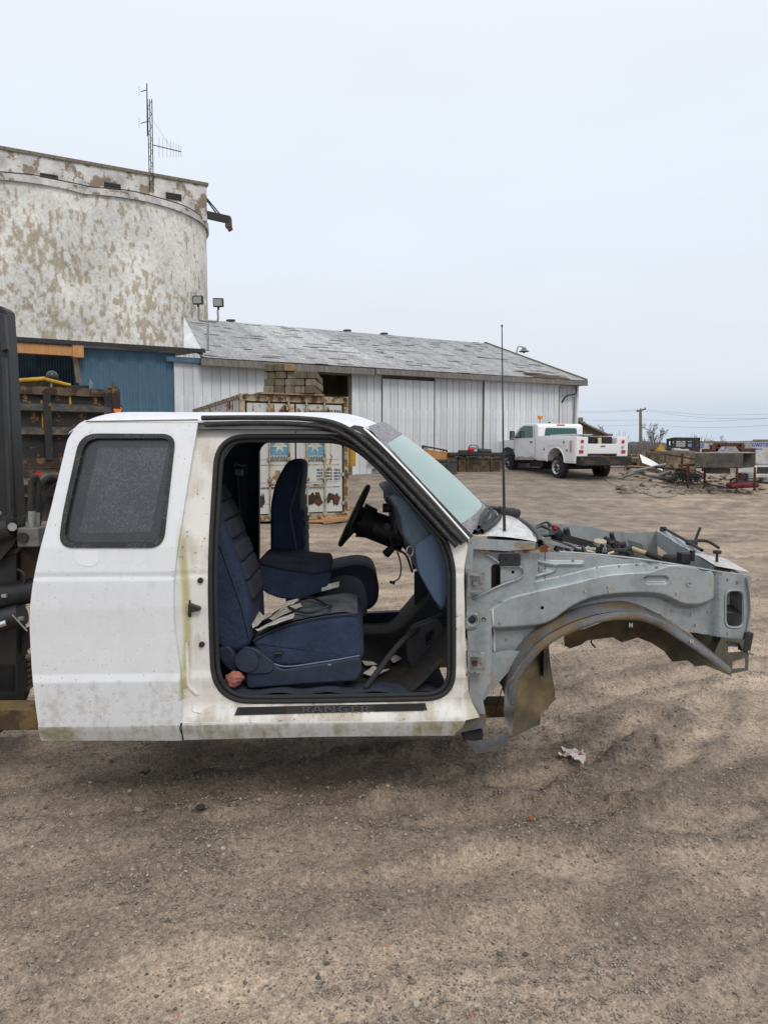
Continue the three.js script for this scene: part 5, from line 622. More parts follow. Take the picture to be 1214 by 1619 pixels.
// ---------------------------------------------------------------- dump truck
{
  const R = V(188, 700, 11.6), Lf = V(15, 700, 10.75), turn = Math.atan2(-(R.z - Lf.z), R.x - Lf.x);
  const g = thing('dump_truck', 'rear of a black dump truck with chipped yellow paint and a ribbed tailgate', 'dump truck', [R.x, 0, R.z], turn);
  const q = (px, py, z = 0) => L(g, px, py, z), dk = std(0xffffff, { roughness: .75, map: worn([.14, .14, .14], [.62, .40, .12], { s: 91, amt: .63, sc: 9, dark: .9, edge: .03 }) }), dk2 = std(0xffffff, { roughness: .8, map: worn([.27, .275, .28], [.40, .36, .28], { s: 93, amt: .52, sc: 6, dark: .6 }) }), rs = std(0xffffff, { roughness: .9, map: worn([.38, .31, .26], [.22, .16, .13], { s: 95, amt: .52, sc: 6, dark: .5 }) });
  const xl = -2.55, yt = q(185, 617).y, yb = q(80, 722).y, B = (n, x0, x1, y0, y1, z0, z1, m, p = g) => part(p, n, box(x1 - x0, y1 - y0, z1 - z0, (x0 + x1) / 2, (y0 + y1) / 2, (z0 + z1) / 2), m);
  B('tailgate', xl, -.12, yb, yt - .1, -.06, 0, dk); B('top_rail', xl, 0, yt - .12, yt, -.1, .06, rs);
  const y1 = q(80, 645).y, y2 = q(80, 682).y; for (const y of [y1, y2]) part(g, 'cross_rib', extr([[0, -.08], [.11, -.05], [.11, .03], [0, .07]].map(p => [p[0], p[1]]), -xl - .16).rotateY(-Math.PI / 2).scale(1, 1, 1).translate(0, 0, 0).rotateY(0).translate(-.12, y, 0).rotateY(0), dk2);
  const xs = q(75, 680).x; B('stake_post', xs - .05, xs + .05, yb - .05, yt - .12, .0, .125, dk); B('corner_post', -.22, -.04, yb, yt - .05, -.02, .1, dk); B('corner_post', xl - .06, xl + .1, yb, yt - .05, -.02, .1, dk); B('thin_rib', q(111, 630).x - .015, q(111, 630).x + .015, y1, yt - .12, 0, .02, M.yellow);
  B('paint_strip', xs - .075, xs - .052, y1 + .05, yt - .2, .0, .03, M.yellow); B('paint_strip', xs - .07, xs - .052, y2 + .05, y1 - .08, .0, .03, M.yellow); B('paint_strip', xs + .052, xs + .065, y2 + .05, y1 - .08, .0, .03, M.yellow);
  B('hinge_ear', -.10, .02, yt - .3, yt + .02, -.12, .12, rs); part(g, 'latch', [rod([-.15, yt + .03, .0], [.0, yt + .05, 0], .025), rod([-.06, yt, .02], [-.06, yt + .12, .02], .02)], rs);
  B('bed_side', -.08, 0, yb, yt - .05, -4.2, -.06, dk); B('bed_side', xl, xl + .08, yb, yt - .05, -4.2, -.06, dk); B('bed_floor', xl, 0, yb - .1, yb, -4.2, 0, dk); B('bed_front', xl, 0, yb, yt + .2, -4.25, -4.15, dk);
  B('sill_beam', xl, -.1, yb - .16, yb - .02, -.12, .1, rs); const ap = B('light_plate', xl + .1, -.2, yb - .36, yb - .17, -.06, .02, std(0xffffff, { roughness: .8, map: worn([.46, .43, .36], [.30, .24, .19], { s: 97, amt: .54, sc: 8, dark: .5 }) }));
  for (const [px, m] of [[25, M.black], [41, M.black], [61, M.red], [105, M.red]]) { const a = q(px, 742.5, .02); part(ap, 'tail_lamp', cyl(.045, .045, .03, a.x, yb - .265, .025, Math.PI / 2), m); }
  B('chassis_rail', xl + .75, xl + .9, .7, yb - .37, -4, -.05, rs); B('chassis_rail', -.9, -.75, .7, yb - .37, -4, -.05, rs); B('cross_beam', xl + .1, -.2, yb - .62, yb - .44, -.3, -.16, rs); B('undercarriage', xl + .2, -.3, .5, yb - .62, -.6, -.45, std([.10, .09, .08], { roughness: .9, map: grime }));
  for (const x of [xl + .25, -.3]) { const w = part(g, 'wheel', tr(new THREE.TorusGeometry(.36, .16, 14, 36), x, .52, -1.3, 0, Math.PI / 2, 0), M.rubber); part(w, 'rim', cyl(.28, .28, .25, x, .52, -1.3, 0, 0, Math.PI / 2), rs); }
  const am = q(187, 647, .05); const lm = part(g, 'marker_box', rbox(.16, .13, .08, .01, am.x - .02, am.y, .05), M.steelDark); part(lm, 'amber_lens', cyl(.065, .065, .03, am.x - .02, am.y, .1, Math.PI / 2, 0, 0, 24), M.amber);
  part(g, 'yellow_arm', [rod(q(10, 604, -1), q(72, 599, -1), .04), rod(q(72, 600, -1), q(112, 610, -1), .035)], M.yellow); part(g, 'arm_rail', beam(q(105, 611, -.5), q(145, 612, -.5), .05, .04), M.steelDark); part(g, 'handle', tube([q(143, 615, -.4), q(143, 603, -.4), q(141, 600, -.4), q(145, 606, -.4), q(145, 614, -.4)], .02, false, 24, 6), M.galv);
  const bc = q(83, 595, -1.2); const ball = part(g, 'float_ball', new THREE.SphereGeometry(.095, 24, 16).translate(bc.x, bc.y, bc.z), std([.03, .03, .034], { roughness: .3 })); part(ball, 'stem', rod(bc, [bc.x - .02, bc.y - .18, bc.z], .015), M.galv);
}

// ---------------------------------------------------------------- shipping container, ties on top
{
  const R = V(551, 700, 16.3), Lf = V(381, 700, 15.3), turn = Math.atan2(-(R.z - Lf.z), R.x - Lf.x);
  const g = thing('shipping_container', 'rusting pale grey shipping container with star logos on its closed doors', 'container', [Lf.x, .1, Lf.z], turn);
  const q = (px, py, z = 0) => L(g, px, py, z), Wd = q(551, 700).x, top = q(381, 622).y;
  const panT = tex(1024, 1024, (u, v) => { const a = fbm(u * 6, v * 6, 6, 1001, 6), b = fbm(u * 40, v * 20, 4, 1003, 40), st = fbm(u * 34, v * 2.5, 5, 1007); let c = mx([.69, .71, .70], [.76, .77, .755], a); c = mx(c, [.70, .66, .52], ss(.5, .75, st) * .45); const low = 0; const r = ss(.66, .72, a * .55 + b * .25 + st * .28); c = mx(c, [.50, .29, .13], r * .85); c = mx(c, [.28, .15, .08], ss(.73, .77, a * .55 + b * .25 + st * .28)); return c; }); panT.repeat.set(.42, .42);
  const mP = std(0xffffff, { map: panT, roughness: .6 }), mE = std(0xffffff, { roughness: .8, map: worn([.66, .62, .52], [.42, .27, .15], { s: 103, amt: .58, sc: 8, dark: .4 }) }), mD = std([.055, .06, .068], { roughness: .8, map: grime });
  const B = (n, x0, x1, y0, y1, z0, z1, m, p = g) => part(p, n, box(x1 - x0, y1 - y0, z1 - z0, (x0 + x1) / 2, (y0 + y1) / 2, (z0 + z1) / 2), m);
  B('corner_post', 0, .1, .1, top - .1, -.16, 0, mE); B('corner_post', Wd - .1, Wd, .1, top - .1, -.16, 0, mE); B('header', .15, Wd - .15, top - .15, top - .01, -.14, -.01, mE); B('bottom_sill', .1, Wd - .1, .0, .13, -.14, -.01, mE);
  for (const [x, y] of [[0, top - .14], [Wd - .17, top - .14], [0, 0], [Wd - .17, 0]]) { const c = B('corner_casting', x, x + .17, y, y + .14, -.18, .012, mE); part(c, 'casting_hole', cyl(.045, .045, .02, x + .085, y + .07, .006, Math.PI / 2), M.steelDark); }
  const mid = q(468, 690).x; B('door_gasket', .1, Wd - .1, .13, top - .15, -.1, -.055, mD);
  const doors = [[.15, mid - .02], [mid + .02, Wd - .15]], ys = [.16, q(470, 771).y, q(470, 735).y, q(470, 700).y, top - .19];
  doors.forEach(([a, b], k) => { const d = B('door', a, b, .16, top - .19, -.06, -.03, mP); for (let i = 0; i < 3; i++) B('door_swage', a + .08, b - .08, ys[i] + .12 + (i ? .0 : .1), ys[i + 1] - .06, -.032, -.018, mP, d); for (const y of [ys[1], ys[2]]) B('crease', a + .06, b - .06, y - .008, y + .008, -.03, -.024, mE, d);
    for (const y of [.35, 1.0, 1.7, 2.3]) B('hinge', k ? b - .02 : a - .12, k ? b + .14 : a + .02, y - .04, y + .04, -.03, .0, M.galv, d); });
  for (const px of k_(426, 457, 485, 513)) { const x = q(px, 700).x, r = part(g, 'locking_bar', rod([x, .05, .02], [x, top - .05, .02], .021, 10), std(0xffffff, { roughness: .7, map: worn([.66, .64, .58], [.42, .27, .16], { s: 105, amt: .56, sc: 9 }) })); for (const y of [.12, .9, 1.35, 1.9, top - .3]) part(r, 'bar_bracket', rbox(.1, .07, .05, .01, x, y, .005), mE); part(r, 'cam_keeper', rbox(.12, .1, .06, .01, x, top - .1, .01), mE); }
  for (const px of [441, 498]) { const a = q(px, 766, .04); part(g, 'bar_handle', beam([a.x - .22, a.y, .045], [a.x + .22, a.y - .02, .045], .02, .04), mE); }
  for (const [px, py, w, h] of [[414, 792, .12, .5], [493, 790, .5, .45], [527, 788, .3, .4]]) { const a = q(px, py, -.015); for (let i = 0; i < 3; i++) part(g, 'rust_patch', sheet(fillet([...Array(9)].map((_, j) => { const t = j / 9 * 6.28, r = rr(.35, 1); return [a.x + (i - 1) * w * .3 + Math.cos(t) * w * .35 * r, a.y + rr(-.1, .1) * h + Math.sin(t) * h * .4 * r]; }), .01), [], () => -.0155 + i * .0007, { thick: .0005, len: .2 }), M.rust); }
  // logos and writing
  const blue = std([.17, .42, .60], { roughness: .6, map: grime }), wh = std([.75, .76, .72], { roughness: .6, map: grime }), ink = std([.03, .035, .04], { roughness: .7 });
  const place = (parent, n, str, px0, py0, px1, py1, m) => { const a = q(px0, py1, -.012), b = q(px1, py0, -.012), t = text(str, 1, .02); t.computeBoundingBox(); const bb = t.boundingBox; t.translate(-bb.min.x, -bb.min.y, 0); t.scale((b.x - a.x) / (bb.max.x - bb.min.x), (b.y - a.y) / (bb.max.y - bb.min.y), .15); part(parent, n, t.translate(a.x, a.y, -.012), m); };
  for (const [x0, x1] of [[427, 457], [484, 512]]) { const a = q(x0, 720, -.014), b = q(x1, 690, -.014), lg = B('logo_panel', a.x, b.x, a.y, b.y, -.02, -.012, blue); const c = [(a.x + b.x) / 2, a.y + (b.y - a.y) * .56], r = (b.x - a.x) * .46; part(lg, 'star', extr([...Array(14)].map((_, i) => { const t = Math.PI / 2 + i / 14 * Math.PI * 2, R2 = i % 2 ? r * .42 : r; return [c[0] + Math.cos(t) * R2, c[1] + Math.sin(t) * R2]; }), .006).translate(0, 0, -.012), wh); place(lg, 'lettering', 'MAERSK', x0, 721.5, x1, 725.5, ink); place(lg, 'lettering', 'SEALAND', x0 + 1, 726, x1 - 1, 729.5, ink); }
  place(g, 'container_number', 'MSKU', 490, 648.5, 508, 655, ink); place(g, 'container_number', '887 576 6', 515, 649, 545, 656, ink);
  const rows = [['MAX GR', '30480 KG', '67200 LB'], ['TARE', '3900 KG', '8600 LB'], ['NET', '26580 KG', '58600 LB'], ['CU.CAP', '76.4 CBM', '2700 CF']]; rows.forEach((r, i) => { const y = 741 + i * 5.0; place(g, 'data_row', r[0], 501, y, 510, y + 3.2, ink); place(g, 'data_row', r[1], 515, y, 525, y + 3.2, ink); place(g, 'data_row', r[2], 528, y, 538, y + 3.2, ink); });
  place(g, 'web_address', 'www.maersksealand.com', 414, 769, 446, 773, ink); B('label_plate', q(436, 758).x, q(444, 758).x, q(436, 762).y, q(436, 744).y, -.02, -.012, M.wood);
  // corrugated sides, roof
  const sideG = (x, s) => grid(160, 1, (u, v) => { const z = -u * 6, k = Math.abs(((u * 22) % 1) - .5) * 2, a = clamp((k - .25) * 3) * .035; return [x + s * a, lerp(.13, top - .08, v), z - .16]; }, { uv: (u, v) => [u * 6, v * 2.5] });
  part(g, 'side_wall', sideG(.05, -1), mP); part(g, 'side_wall', sideG(Wd - .05, 1), mP); B('top_rail', 0, .07, top - .09, top - .01, -6.1, -.18, mE); B('top_rail', Wd - .07, Wd, top - .09, top - .01, -6.1, -.18, mE); B('roof', .05, Wd - .05, top - .06, top - .03, -6.1, -.15, mE); B('rear_wall', 0, Wd, .05, top, -6.2, -6.1, mP); B('floor', .05, Wd - .05, .05, .13, -6.1, -.15, mE);
  // ties stacked on a pallet board
  const q2 = (px, py, z = -.25) => q(px, py, z), pb = q2(416, 622), pe = q2(500, 624);
  const pal = solo('pallet_board', 'thin weathered board under the stack of timber ties', 'board', [box(pe.x - pb.x + .25, .035, 1.9, (pb.x + pe.x) / 2 - .05, .0175, -.85)], M.wood, null, g.position, turn); pal.position.y = g.position.y + top - .0;
  const tieT = [M.woodGrey, std(0xffffff, { map: woodTex([.28, .26, .21], [.44, .41, .33], 21), roughness: .95 }), std(0xffffff, { map: woodTex([.34, .33, .27], [.50, .47, .38], 23), roughness: .95 })];
  const tw = .216, th = .154, D0 = 15.75, rowsT = [[417, 5, 0], [417.5, 5, 1], [421, 5, 2], [418, 3, 3]], tieG = [0, 1, 2].map(i => extr(fillet([[-tw / 2, 0], [tw / 2, 0], [tw / 2, th], [-tw / 2, th]], .024 + i * .004, 3), 1.6, { bevel: .01, seg: 1, z: -1.6 }));
  for (const [px, n, r] of rowsT) for (let c = 0; c < n; c++) { const p = V(px, 600, D0), last = r === 3 && c === 2, t = solo('timber_tie', last ? 'pale freshly sawn timber tie on top of the stack on the container' : 'weathered square timber tie in the stack on top of the container', 'timber', tieG[c % 3].clone(), last ? M.wood : tieT[Math.floor(rnd() * 3)], 'timber ties stacked on the container'); t.position.set(p.x + tw / 2 + c * (tw + .008) + rr(-.008, .008), g.position.y + top + .04 + r * (th + .004), -D0 + rr(-.05, .08)); t.rotation.y = .02 + rr(-.03, .03) - (c === 4 ? .03 : 0); }
}
function k_(...a) { return a; }

// ---------------------------------------------------------------- white service pickup by the barn
function wheel(parent, x, z, r, w, side) {
  const t = part(parent, 'wheel', new THREE.LatheGeometry([[r * .6, -w / 2], [r * .88, -w / 2], [r * .97, -w * .42], [r, -w * .25], [r, w * .25], [r * .97, w * .42], [r * .88, w / 2], [r * .6, w / 2]].map(p => new THREE.Vector2(...p)), 36).rotateX(Math.PI / 2).translate(x, r, z), M.rubber);
  const rm = part(t, 'rim', new THREE.LatheGeometry([[0, .02], [r * .18, .02], [r * .22, -.0], [r * .5, -.03], [r * .57, .03], [r * .62, .04]].map(p => new THREE.Vector2(...p)), 30).rotateX(side * Math.PI / 2).translate(x, r, z + side * w * .42), std([.55, .55, .55], { metalness: .7, roughness: .4 }));
  for (let i = 0; i < 8; i++) { const a = i / 8 * 6.283; part(rm, 'slot', cyl(r * .09, r * .09, .03, x + Math.cos(a) * r * .38, r + Math.sin(a) * r * .38, z + side * (w * .42 + .0), Math.PI / 2, 0, 0, 10), M.black); }
  part(rm, 'hub_cap', cyl(r * .15, r * .18, .06, x, r, z + side * (w * .42 + .03), side * Math.PI / 2, 0, 0, 16), M.steelDark); return t;
}
{
  const hx = -.344, hz = -.939, P = V(884, 756.5, 25), ax = [P.x + .939 * .86, P.z - .344 * .86];
  const g = thing('service_pickup', 'white pickup with a utility service body and amber roof beacon parked by the barn', 'pickup truck', [ax[0], P.y, ax[1]], Math.atan2(.939, -.344));
  g.rotation.z = .02;
  const wp = phys([.80, .81, .82], { roughness: .35, clearcoat: .6 }), blk = M.black, glass = phys([.03, .10, .09], { roughness: .06, clearcoat: 1 });
  const body = fillet([[1.28, .62, .04], [1.28, 1.86, .08], [1.42, 1.94, .1], [2.2, 1.95, .2], [2.62, 1.86, .2], [3.16, 1.38, .12], [4.2, 1.30, .25], [4.48, 1.12, .1], [4.5, .62, .05], [3.92, .56, .03], [3.9, .80, .12], [3.72, .99, .2], [3.4, 1.0, .2], [3.05, .94, .2], [2.92, .74, .1], [2.9, .55, .03]], .02, 4);
  const cb = part(g, 'cab_body', extr(body, 1.94, { bevel: .06, seg: 3, z: -.97 }), wp);
  for (const s of [-1, 1]) { part(cb, 'side_window', extr(fillet([[1.62, 1.42], [1.66, 1.84], [2.2, 1.86], [2.46, 1.78], [2.86, 1.45], [2.8, 1.40]], .04), .02).translate(0, 0, s * .975 - .01), glass); const d = part(cb, 'door_seam', tube([[1.55, 1.85, s * .972], [1.52, .7, s * .972], [2.8, .64, s * .972], [2.92, 1.3, s * .972]], .006, false, 40, 5), M.steelDark); part(d, 'door_handle', rbox(.16, .045, .04, .015, 1.72, 1.26, s * .985), blk); const mr = part(cb, 'side_mirror', [rbox(.1, .34, .2, .03, 2.72, 1.5, s * 1.2), rod([2.72, 1.42, s * .95], [2.72, 1.42, s * 1.2], .03)], blk); part(mr, 'mirror_glass', box(.01, .28, .16, 2.665, 1.5, s * 1.2), phys([.5, .55, .4], { roughness: .05, metalness: .9 })); part(cb, 'arch_trim', tube([...Array(10)].map((_, i) => { const a = Math.PI * i / 9; return [3.41 + Math.cos(a) * .5, .56 + Math.sin(a) * .46, s * .98]; }), .03, false, 30, 6), M.rubber); }
  part(cb, 'rear_window', extr(fillet([[-.72, 1.36], [.72, 1.36], [.66, 1.78], [-.66, 1.78]], .08), .02).rotateY(-Math.PI / 2).translate(1.285, 0, 0), glass); part(cb, 'brake_light', rbox(.03, .04, .34, .01, 1.30, 1.89, 0), M.red); part(cb, 'door_badge', box(.16, .02, .01, 3.0, .98, -.985), M.steelDark); part(cb, 'front_bumper', rbox(.2, .24, 1.9, .05, 4.52, .62, 0), M.chrome);
  for (const s of [-1, 1]) part(cb, 'mud_splash', extr(fillet([[1.5, .60], [2.85, .58], [2.8, .68], [2.4, .72], [2.0, .68], [1.7, .74], [1.5, .69]], .04), .004).translate(0, 0, s * .972 - .002), std([.42, .37, .31], { roughness: .95 })); part(g, 'roof_beacon', [cyl(.02, .02, .16, 1.45, 2.02, -.8)], M.galv); part(g, 'beacon_lens', rbox(.14, .12, .14, .03, 1.45, 2.16, -.8), M.amber); part(g, 'roof_marker', rbox(.06, .05, .06, .015, 1.6, 1.98, -.3), blk);
  // service body
  const arch = [[-1.18, .56], [-1.18, 1.44], [1.22, 1.44], [1.22, .60], [.56, .60], [.5, .85], [.28, 1.03], [-.02, 1.08], [-.32, 1.0], [-.5, .8], [-.54, .56]];
  for (const s of [-1, 1]) { const b = part(g, 'utility_box', extr(fillet(arch, .03), .46, { bevel: .015, z: s < 0 ? -1.04 : .58 }), wp); const zf = s * 1.045;
    for (const [x0, x1, y0, y1] of [[.62, 1.16, .66, 1.36], [-.58, .58, 1.14, 1.38], [-1.12, -.62, .62, 1.36]]) { const d = part(b, 'box_door', rbox(x1 - x0, y1 - y0, .025, .008, (x0 + x1) / 2, (y0 + y1) / 2, zf), wp); part(d, 'latch', rbox(.06, .09, .02, .01, x0 < -1 ? -.68 : x0 + .1, (y0 + y1) / 2, zf + s * .015), M.steelDark); }
    part(b, 'arch_lip', tube([...Array(11)].map((_, i) => { const a = Math.PI * i / 10; return [Math.cos(a) * .53, .58 + Math.sin(a) * .5, zf]; }), .025, false, 30, 6), wp);
    part(b, 'tail_lamp', cyl(.055, .055, .03, -1.2, 1.3, s * .82, 0, 0, Math.PI / 2), M.red); part(b, 'reverse_lamp', cyl(.05, .05, .03, -1.2, 1.12, s * .82, 0, 0, Math.PI / 2), M.white); part(b, 'reflector', box(.01, .1, .16, -1.2, .96, s * .85), M.red); part(b, 'top_rail', rbox(2.4, .05, .08, .015, .02, 1.46, s * .98), wp); }
  part(g, 'hazard_mark', [box(.09, .03, .006, -.9, 1.30, -1.062), box(.03, .3, .006, -.94, 1.12, -1.062), box(.03, .3, .006, -.86, 1.12, -1.062), box(.09, .03, .006, -.9, .95, -1.062)], M.red);
  part(g, 'bed_floor', box(2.4, .06, 1.2, .02, .86, 0), M.steelDark); part(g, 'bed_front', box(.05, .6, 1.2, 1.2, 1.14, 0), wp); const tg = part(g, 'tailgate', rbox(.06, .36, 1.2, .015, -1.17, 1.04, 0), wp); part(tg, 'gate_handle', rbox(.02, .05, .2, .01, -1.205, 1.14, 0), M.grey); part(tg, 'gate_strip', box(.01, .03, 1.16, -1.2, .88, 0), M.rust);
  part(g, 'rear_bumper', rbox(.26, .3, 2.06, .02, -1.3, .66, 0), std(0xffffff, { roughness: .7, map: worn([.14, .14, .14], [.30, .24, .18], { s: 121, amt: .56, sc: 5 }) }));
  part(g, 'bumper_step', rbox(.2, .06, 2.0, .01, -1.36, .53, 0), M.steelDark); part(g, 'hitch', box(.3, .1, .1, -1.25, .46, 0), blk);
  part(g, 'chassis', [box(5.2, .16, .12, 1.6, .52, -.4), box(5.2, .16, .12, 1.6, .52, .4), box(.1, .2, 1.5, 0, .42, 0)], blk); part(g, 'fuel_tank', rbox(.9, .24, .5, .05, 1.6, .46, -.6), blk);
  for (const [x, s] of [[0, -1], [0, 1], [3.41, -1], [3.41, 1]]) wheel(g, x, s * .86, .395, .27, s);
  // load
  solo('dark_tool_chest', 'dark weathered chest lying in the bed of the white service pickup', 'tool chest', rbox(.7, .38, .95, .02, -.6, 1.1 + .16, .1), M.steelDark, null, g.position, g.rotation.y);
  const pb = solo('white_board', 'white flat board laid across the side boxes of the service pickup', 'board', rbox(1.3, .05, .9, .015, .4, 1.52, -.15), M.white, null, g.position, g.rotation.y); const cn = solo('black_bucket', 'black bucket standing in the service pickup bed', 'bucket', new THREE.LatheGeometry([[0, 0], [.13, 0], [.16, .34], [.165, .34], [.165, .36], [.15, .36], [.12, .02]].map(p => new THREE.Vector2(...p)), 18).translate(-.95, 1.06, -.3), M.black, null, g.position, g.rotation.y);
  const yp = solo('cream_post', 'cream coloured post standing in the service pickup bed', 'post', rbox(.1, .5, .12, .02, -1.05, 1.15, -.02), std([.6, .53, .35], { roughness: .7 }), null, g.position, g.rotation.y);
}
// ---------------------------------------------------------------- loader attachments in front of the barn doors
const at = (px, py, d) => V(px, py, d);
function holder(name, label, cat, px, py, d, turn = barnTurn, group) { const p = V(px, py, d); p.y = Math.max(p.y, H(p.x, p.z)); return thing(name, label, cat, p, turn, group); }
{
  const d = 25.6, sc = d / F; const brn = std(0xffffff, { roughness: .9, map: worn([.36, .31, .24], [.25, .20, .15], { s: 131, amt: .52, sc: 6, dark: .5 }) }), drk = std(0xffffff, { roughness: .7, map: worn([.24, .25, .26], [.34, .31, .27], { s: 133, amt: .54, sc: 6, dark: .5 }) });
  const bucket = (name, label, px0, px1, pyb, h, m, dd, tn) => { const a = G(px0, pyb), g = thing(name, label, 'loader bucket', a, tn), w = (px1 - px0) * (-a.z) / F / Math.cos(tn) * .98; const prof = [[0, 0], [.75, .02], [.75, .06], [.14, .07], [.05, .16], [.04, h * .8], [.16, h], [.1, h], [0, h * .8]]; part(g, 'shell', extr(prof.map(p => [-p[0], p[1]]), w).rotateY(Math.PI / 2).translate(0, 0, -.75), m);
    for (const x of [0, w - .03]) part(g, 'end_plate', extr([[0, 0], [.75, 0], [.72, .1], [.2, h], [0, h]].map(p => [-p[0], p[1]]), .04).rotateY(Math.PI / 2).translate(x, 0, -.75), m); part(g, 'back_plate', box(w, h, .04, w / 2, h / 2, .02), m); part(g, 'top_lip', box(w, .07, .1, w / 2, h - .03, .03), m); part(g, 'wear_strip', box(w, .1, .03, w / 2, .06, .05), m); for (const x of [w * .22, w * .78]) part(g, 'bracket', box(.06, h * .9, .08, x, h * .5, .07), m); return [g, w]; };
  const [b1, w1] = bucket('loader_bucket', 'dark grey loader bucket resting on gravel next to the brown one', 655, 724, 751, .55, drk, d, .12);
  const [b2, w2] = bucket('loader_bucket', 'mud brown loader bucket against the white barn doors', 724, 792, 746, .56, brn, d, .08); part(b2, 'hook_plate', box(.18, .14, .05, w2 * .42, .4, .06), M.black); part(b2, 'lug', box(.12, .3, .1, w2 * .15, .6, -.1), brn); part(b2, 'lug', box(.12, .25, .1, w2 * .85, .6, -.1), brn);
  const z0 = 26.8, cr = thing('wooden_crate', 'long pale plywood crate behind the dark loader bucket', 'crate', V(648, 728, z0), .22); { const W_ = 1.75; part(cr, 'crate_side', box(W_, .3, .03, W_ / 2, .22, 0, 0, 0, -.13), M.woodNew); part(cr, 'crate_side', box(W_, .3, .03, W_ / 2, .22, -.7, 0, 0, -.13), M.woodNew); part(cr, 'crate_lid', box(W_, .03, .75, W_ / 2, .36, -.35, 0, 0, -.13), M.woodNew); for (const t of [.1, .5, .9]) part(cr, 'crate_batten', box(.07, .34, .03, W_ * t, .22 + (.5 - t) * .2, .03, 0, 0, -.13), M.woodNew); part(cr, 'crate_foot', box(W_, .1, .6, W_ / 2, -.05, -.35), M.wood); }
  const fr = thing('pipe_rack', 'low rectangular dark steel tube frame standing behind the crate', 'metal frame', V(668, 725, 27.2)); const f = (x, y, dz = 0) => V(x, y, 27.2 + dz).sub(fr.position); part(fr, 'post', beam(f(668, 728), f(668, 705), .06, .06), M.steelDark); part(fr, 'post', beam(f(706, 728), f(706, 713), .06, .06), M.steelDark); part(fr, 'rail', beam(f(667, 705), f(707, 712.5), .06, .06), M.steelDark); part(fr, 'rail', beam(f(672, 709, .5), f(702, 714, .5), .05, .05), M.steelDark); part(fr, 'post', beam(f(701, 728, .5), f(701, 714, .5), .05, .05), M.steelDark);
  const st = solo('round_stone', 'round grey grindstone disc leaning behind the wooden crate', 'stone disc', cyl(.34, .34, .14, 0, .32, 0, Math.PI / 2, 0, 0, 32), M.woodGrey, null, V(645, 726, 27.6), .1);
  const en = thing('small_engine', 'small red and black engine sitting on dark machinery by the barn', 'engine', V(747, 722, 27)); part(en, 'block', rbox(.3, .18, .25, .03, 0, .12, 0), M.black); part(en, 'red_cover', cyl(.12, .12, .12, -.07, .26, .05, .4), M.red); part(en, 'tank', rbox(.2, .1, .16, .03, .06, .32, 0), M.galv); part(en, 'guard', tube([[-.16, .1, .1], [-.14, .4, .08], [.16, .4, .08], [.18, .1, .1]], .015, false, 30, 6), M.black);
  const ma = solo('machine_bar', 'black machinery bar lying along the barn doors', 'machinery', [rbox(2.2, .16, .4, .04, 0, .08, 0), rbox(.4, .22, .3, .05, -.5, .14, .1), cyl(.1, .1, .5, .3, .2, .1, 0, 0, 1.5)], M.black, null, V(752, 722, 27.2), .15);
  // firewood-like scrap beyond the container
  const tints = [M.wood, M.woodGrey, M.rust, M.woodNew, M.woodGrey]; for (let i = 0; i < 16; i++) { const px = rr(562, 648), p = G(px, 752 - (px - 562) * .14 + rr(-5, 5)), t = solo('scrap_plank', 'scrap plank in the woodpile beside the barn wall', 'plank', box(rr(.6, 1.6), .06, rr(.1, .2)), tints[i % 5], 'scrap planks piled by the barn'); t.position.copy(p); t.position.y += .05 + rr(0, .4); t.rotation.set(rr(-.2, .2), rr(-1.2, 1.2), rr(-.35, .35)); }
  { const p = G(556, 758); const yb = solo('yellow_post', 'yellow bollard post standing right behind the container', 'bollard', [cyl(.09, .09, 1.1, 0, .55, 0), tr(new THREE.SphereGeometry(.09, 16, 8), 0, 1.1, 0)], M.yellow, null, V(557, 737, 19)); }
  // plywood by the container
  const pl = G(505, 826); for (const [i, x, w, l, m, ry, rz, y, lb] of [[0, .55, 1.15, .9, M.wood, .25, .10, .14, 'grey brown plywood sheet tilted on planks in front of the container'], [1, .25, 1.3, .14, M.woodNew, .05, 0, .03, 'pale plank on the dirt under the plywood sheet'], [2, .6, 1.1, .16, M.woodNew, -.1, 0, .08, 'short pale plank wedged under the plywood sheet']]) { const b = solo(i ? 'loose_plank' : 'plywood_sheet', lb, i ? 'plank' : 'plywood', box(w, i ? .05 : .025, l), m); b.position.set(pl.x + x, pl.y + y, pl.z - (i ? .05 : .4)); b.rotation.set(.18 * (i ? 0 : 1), ry, rz); }
}
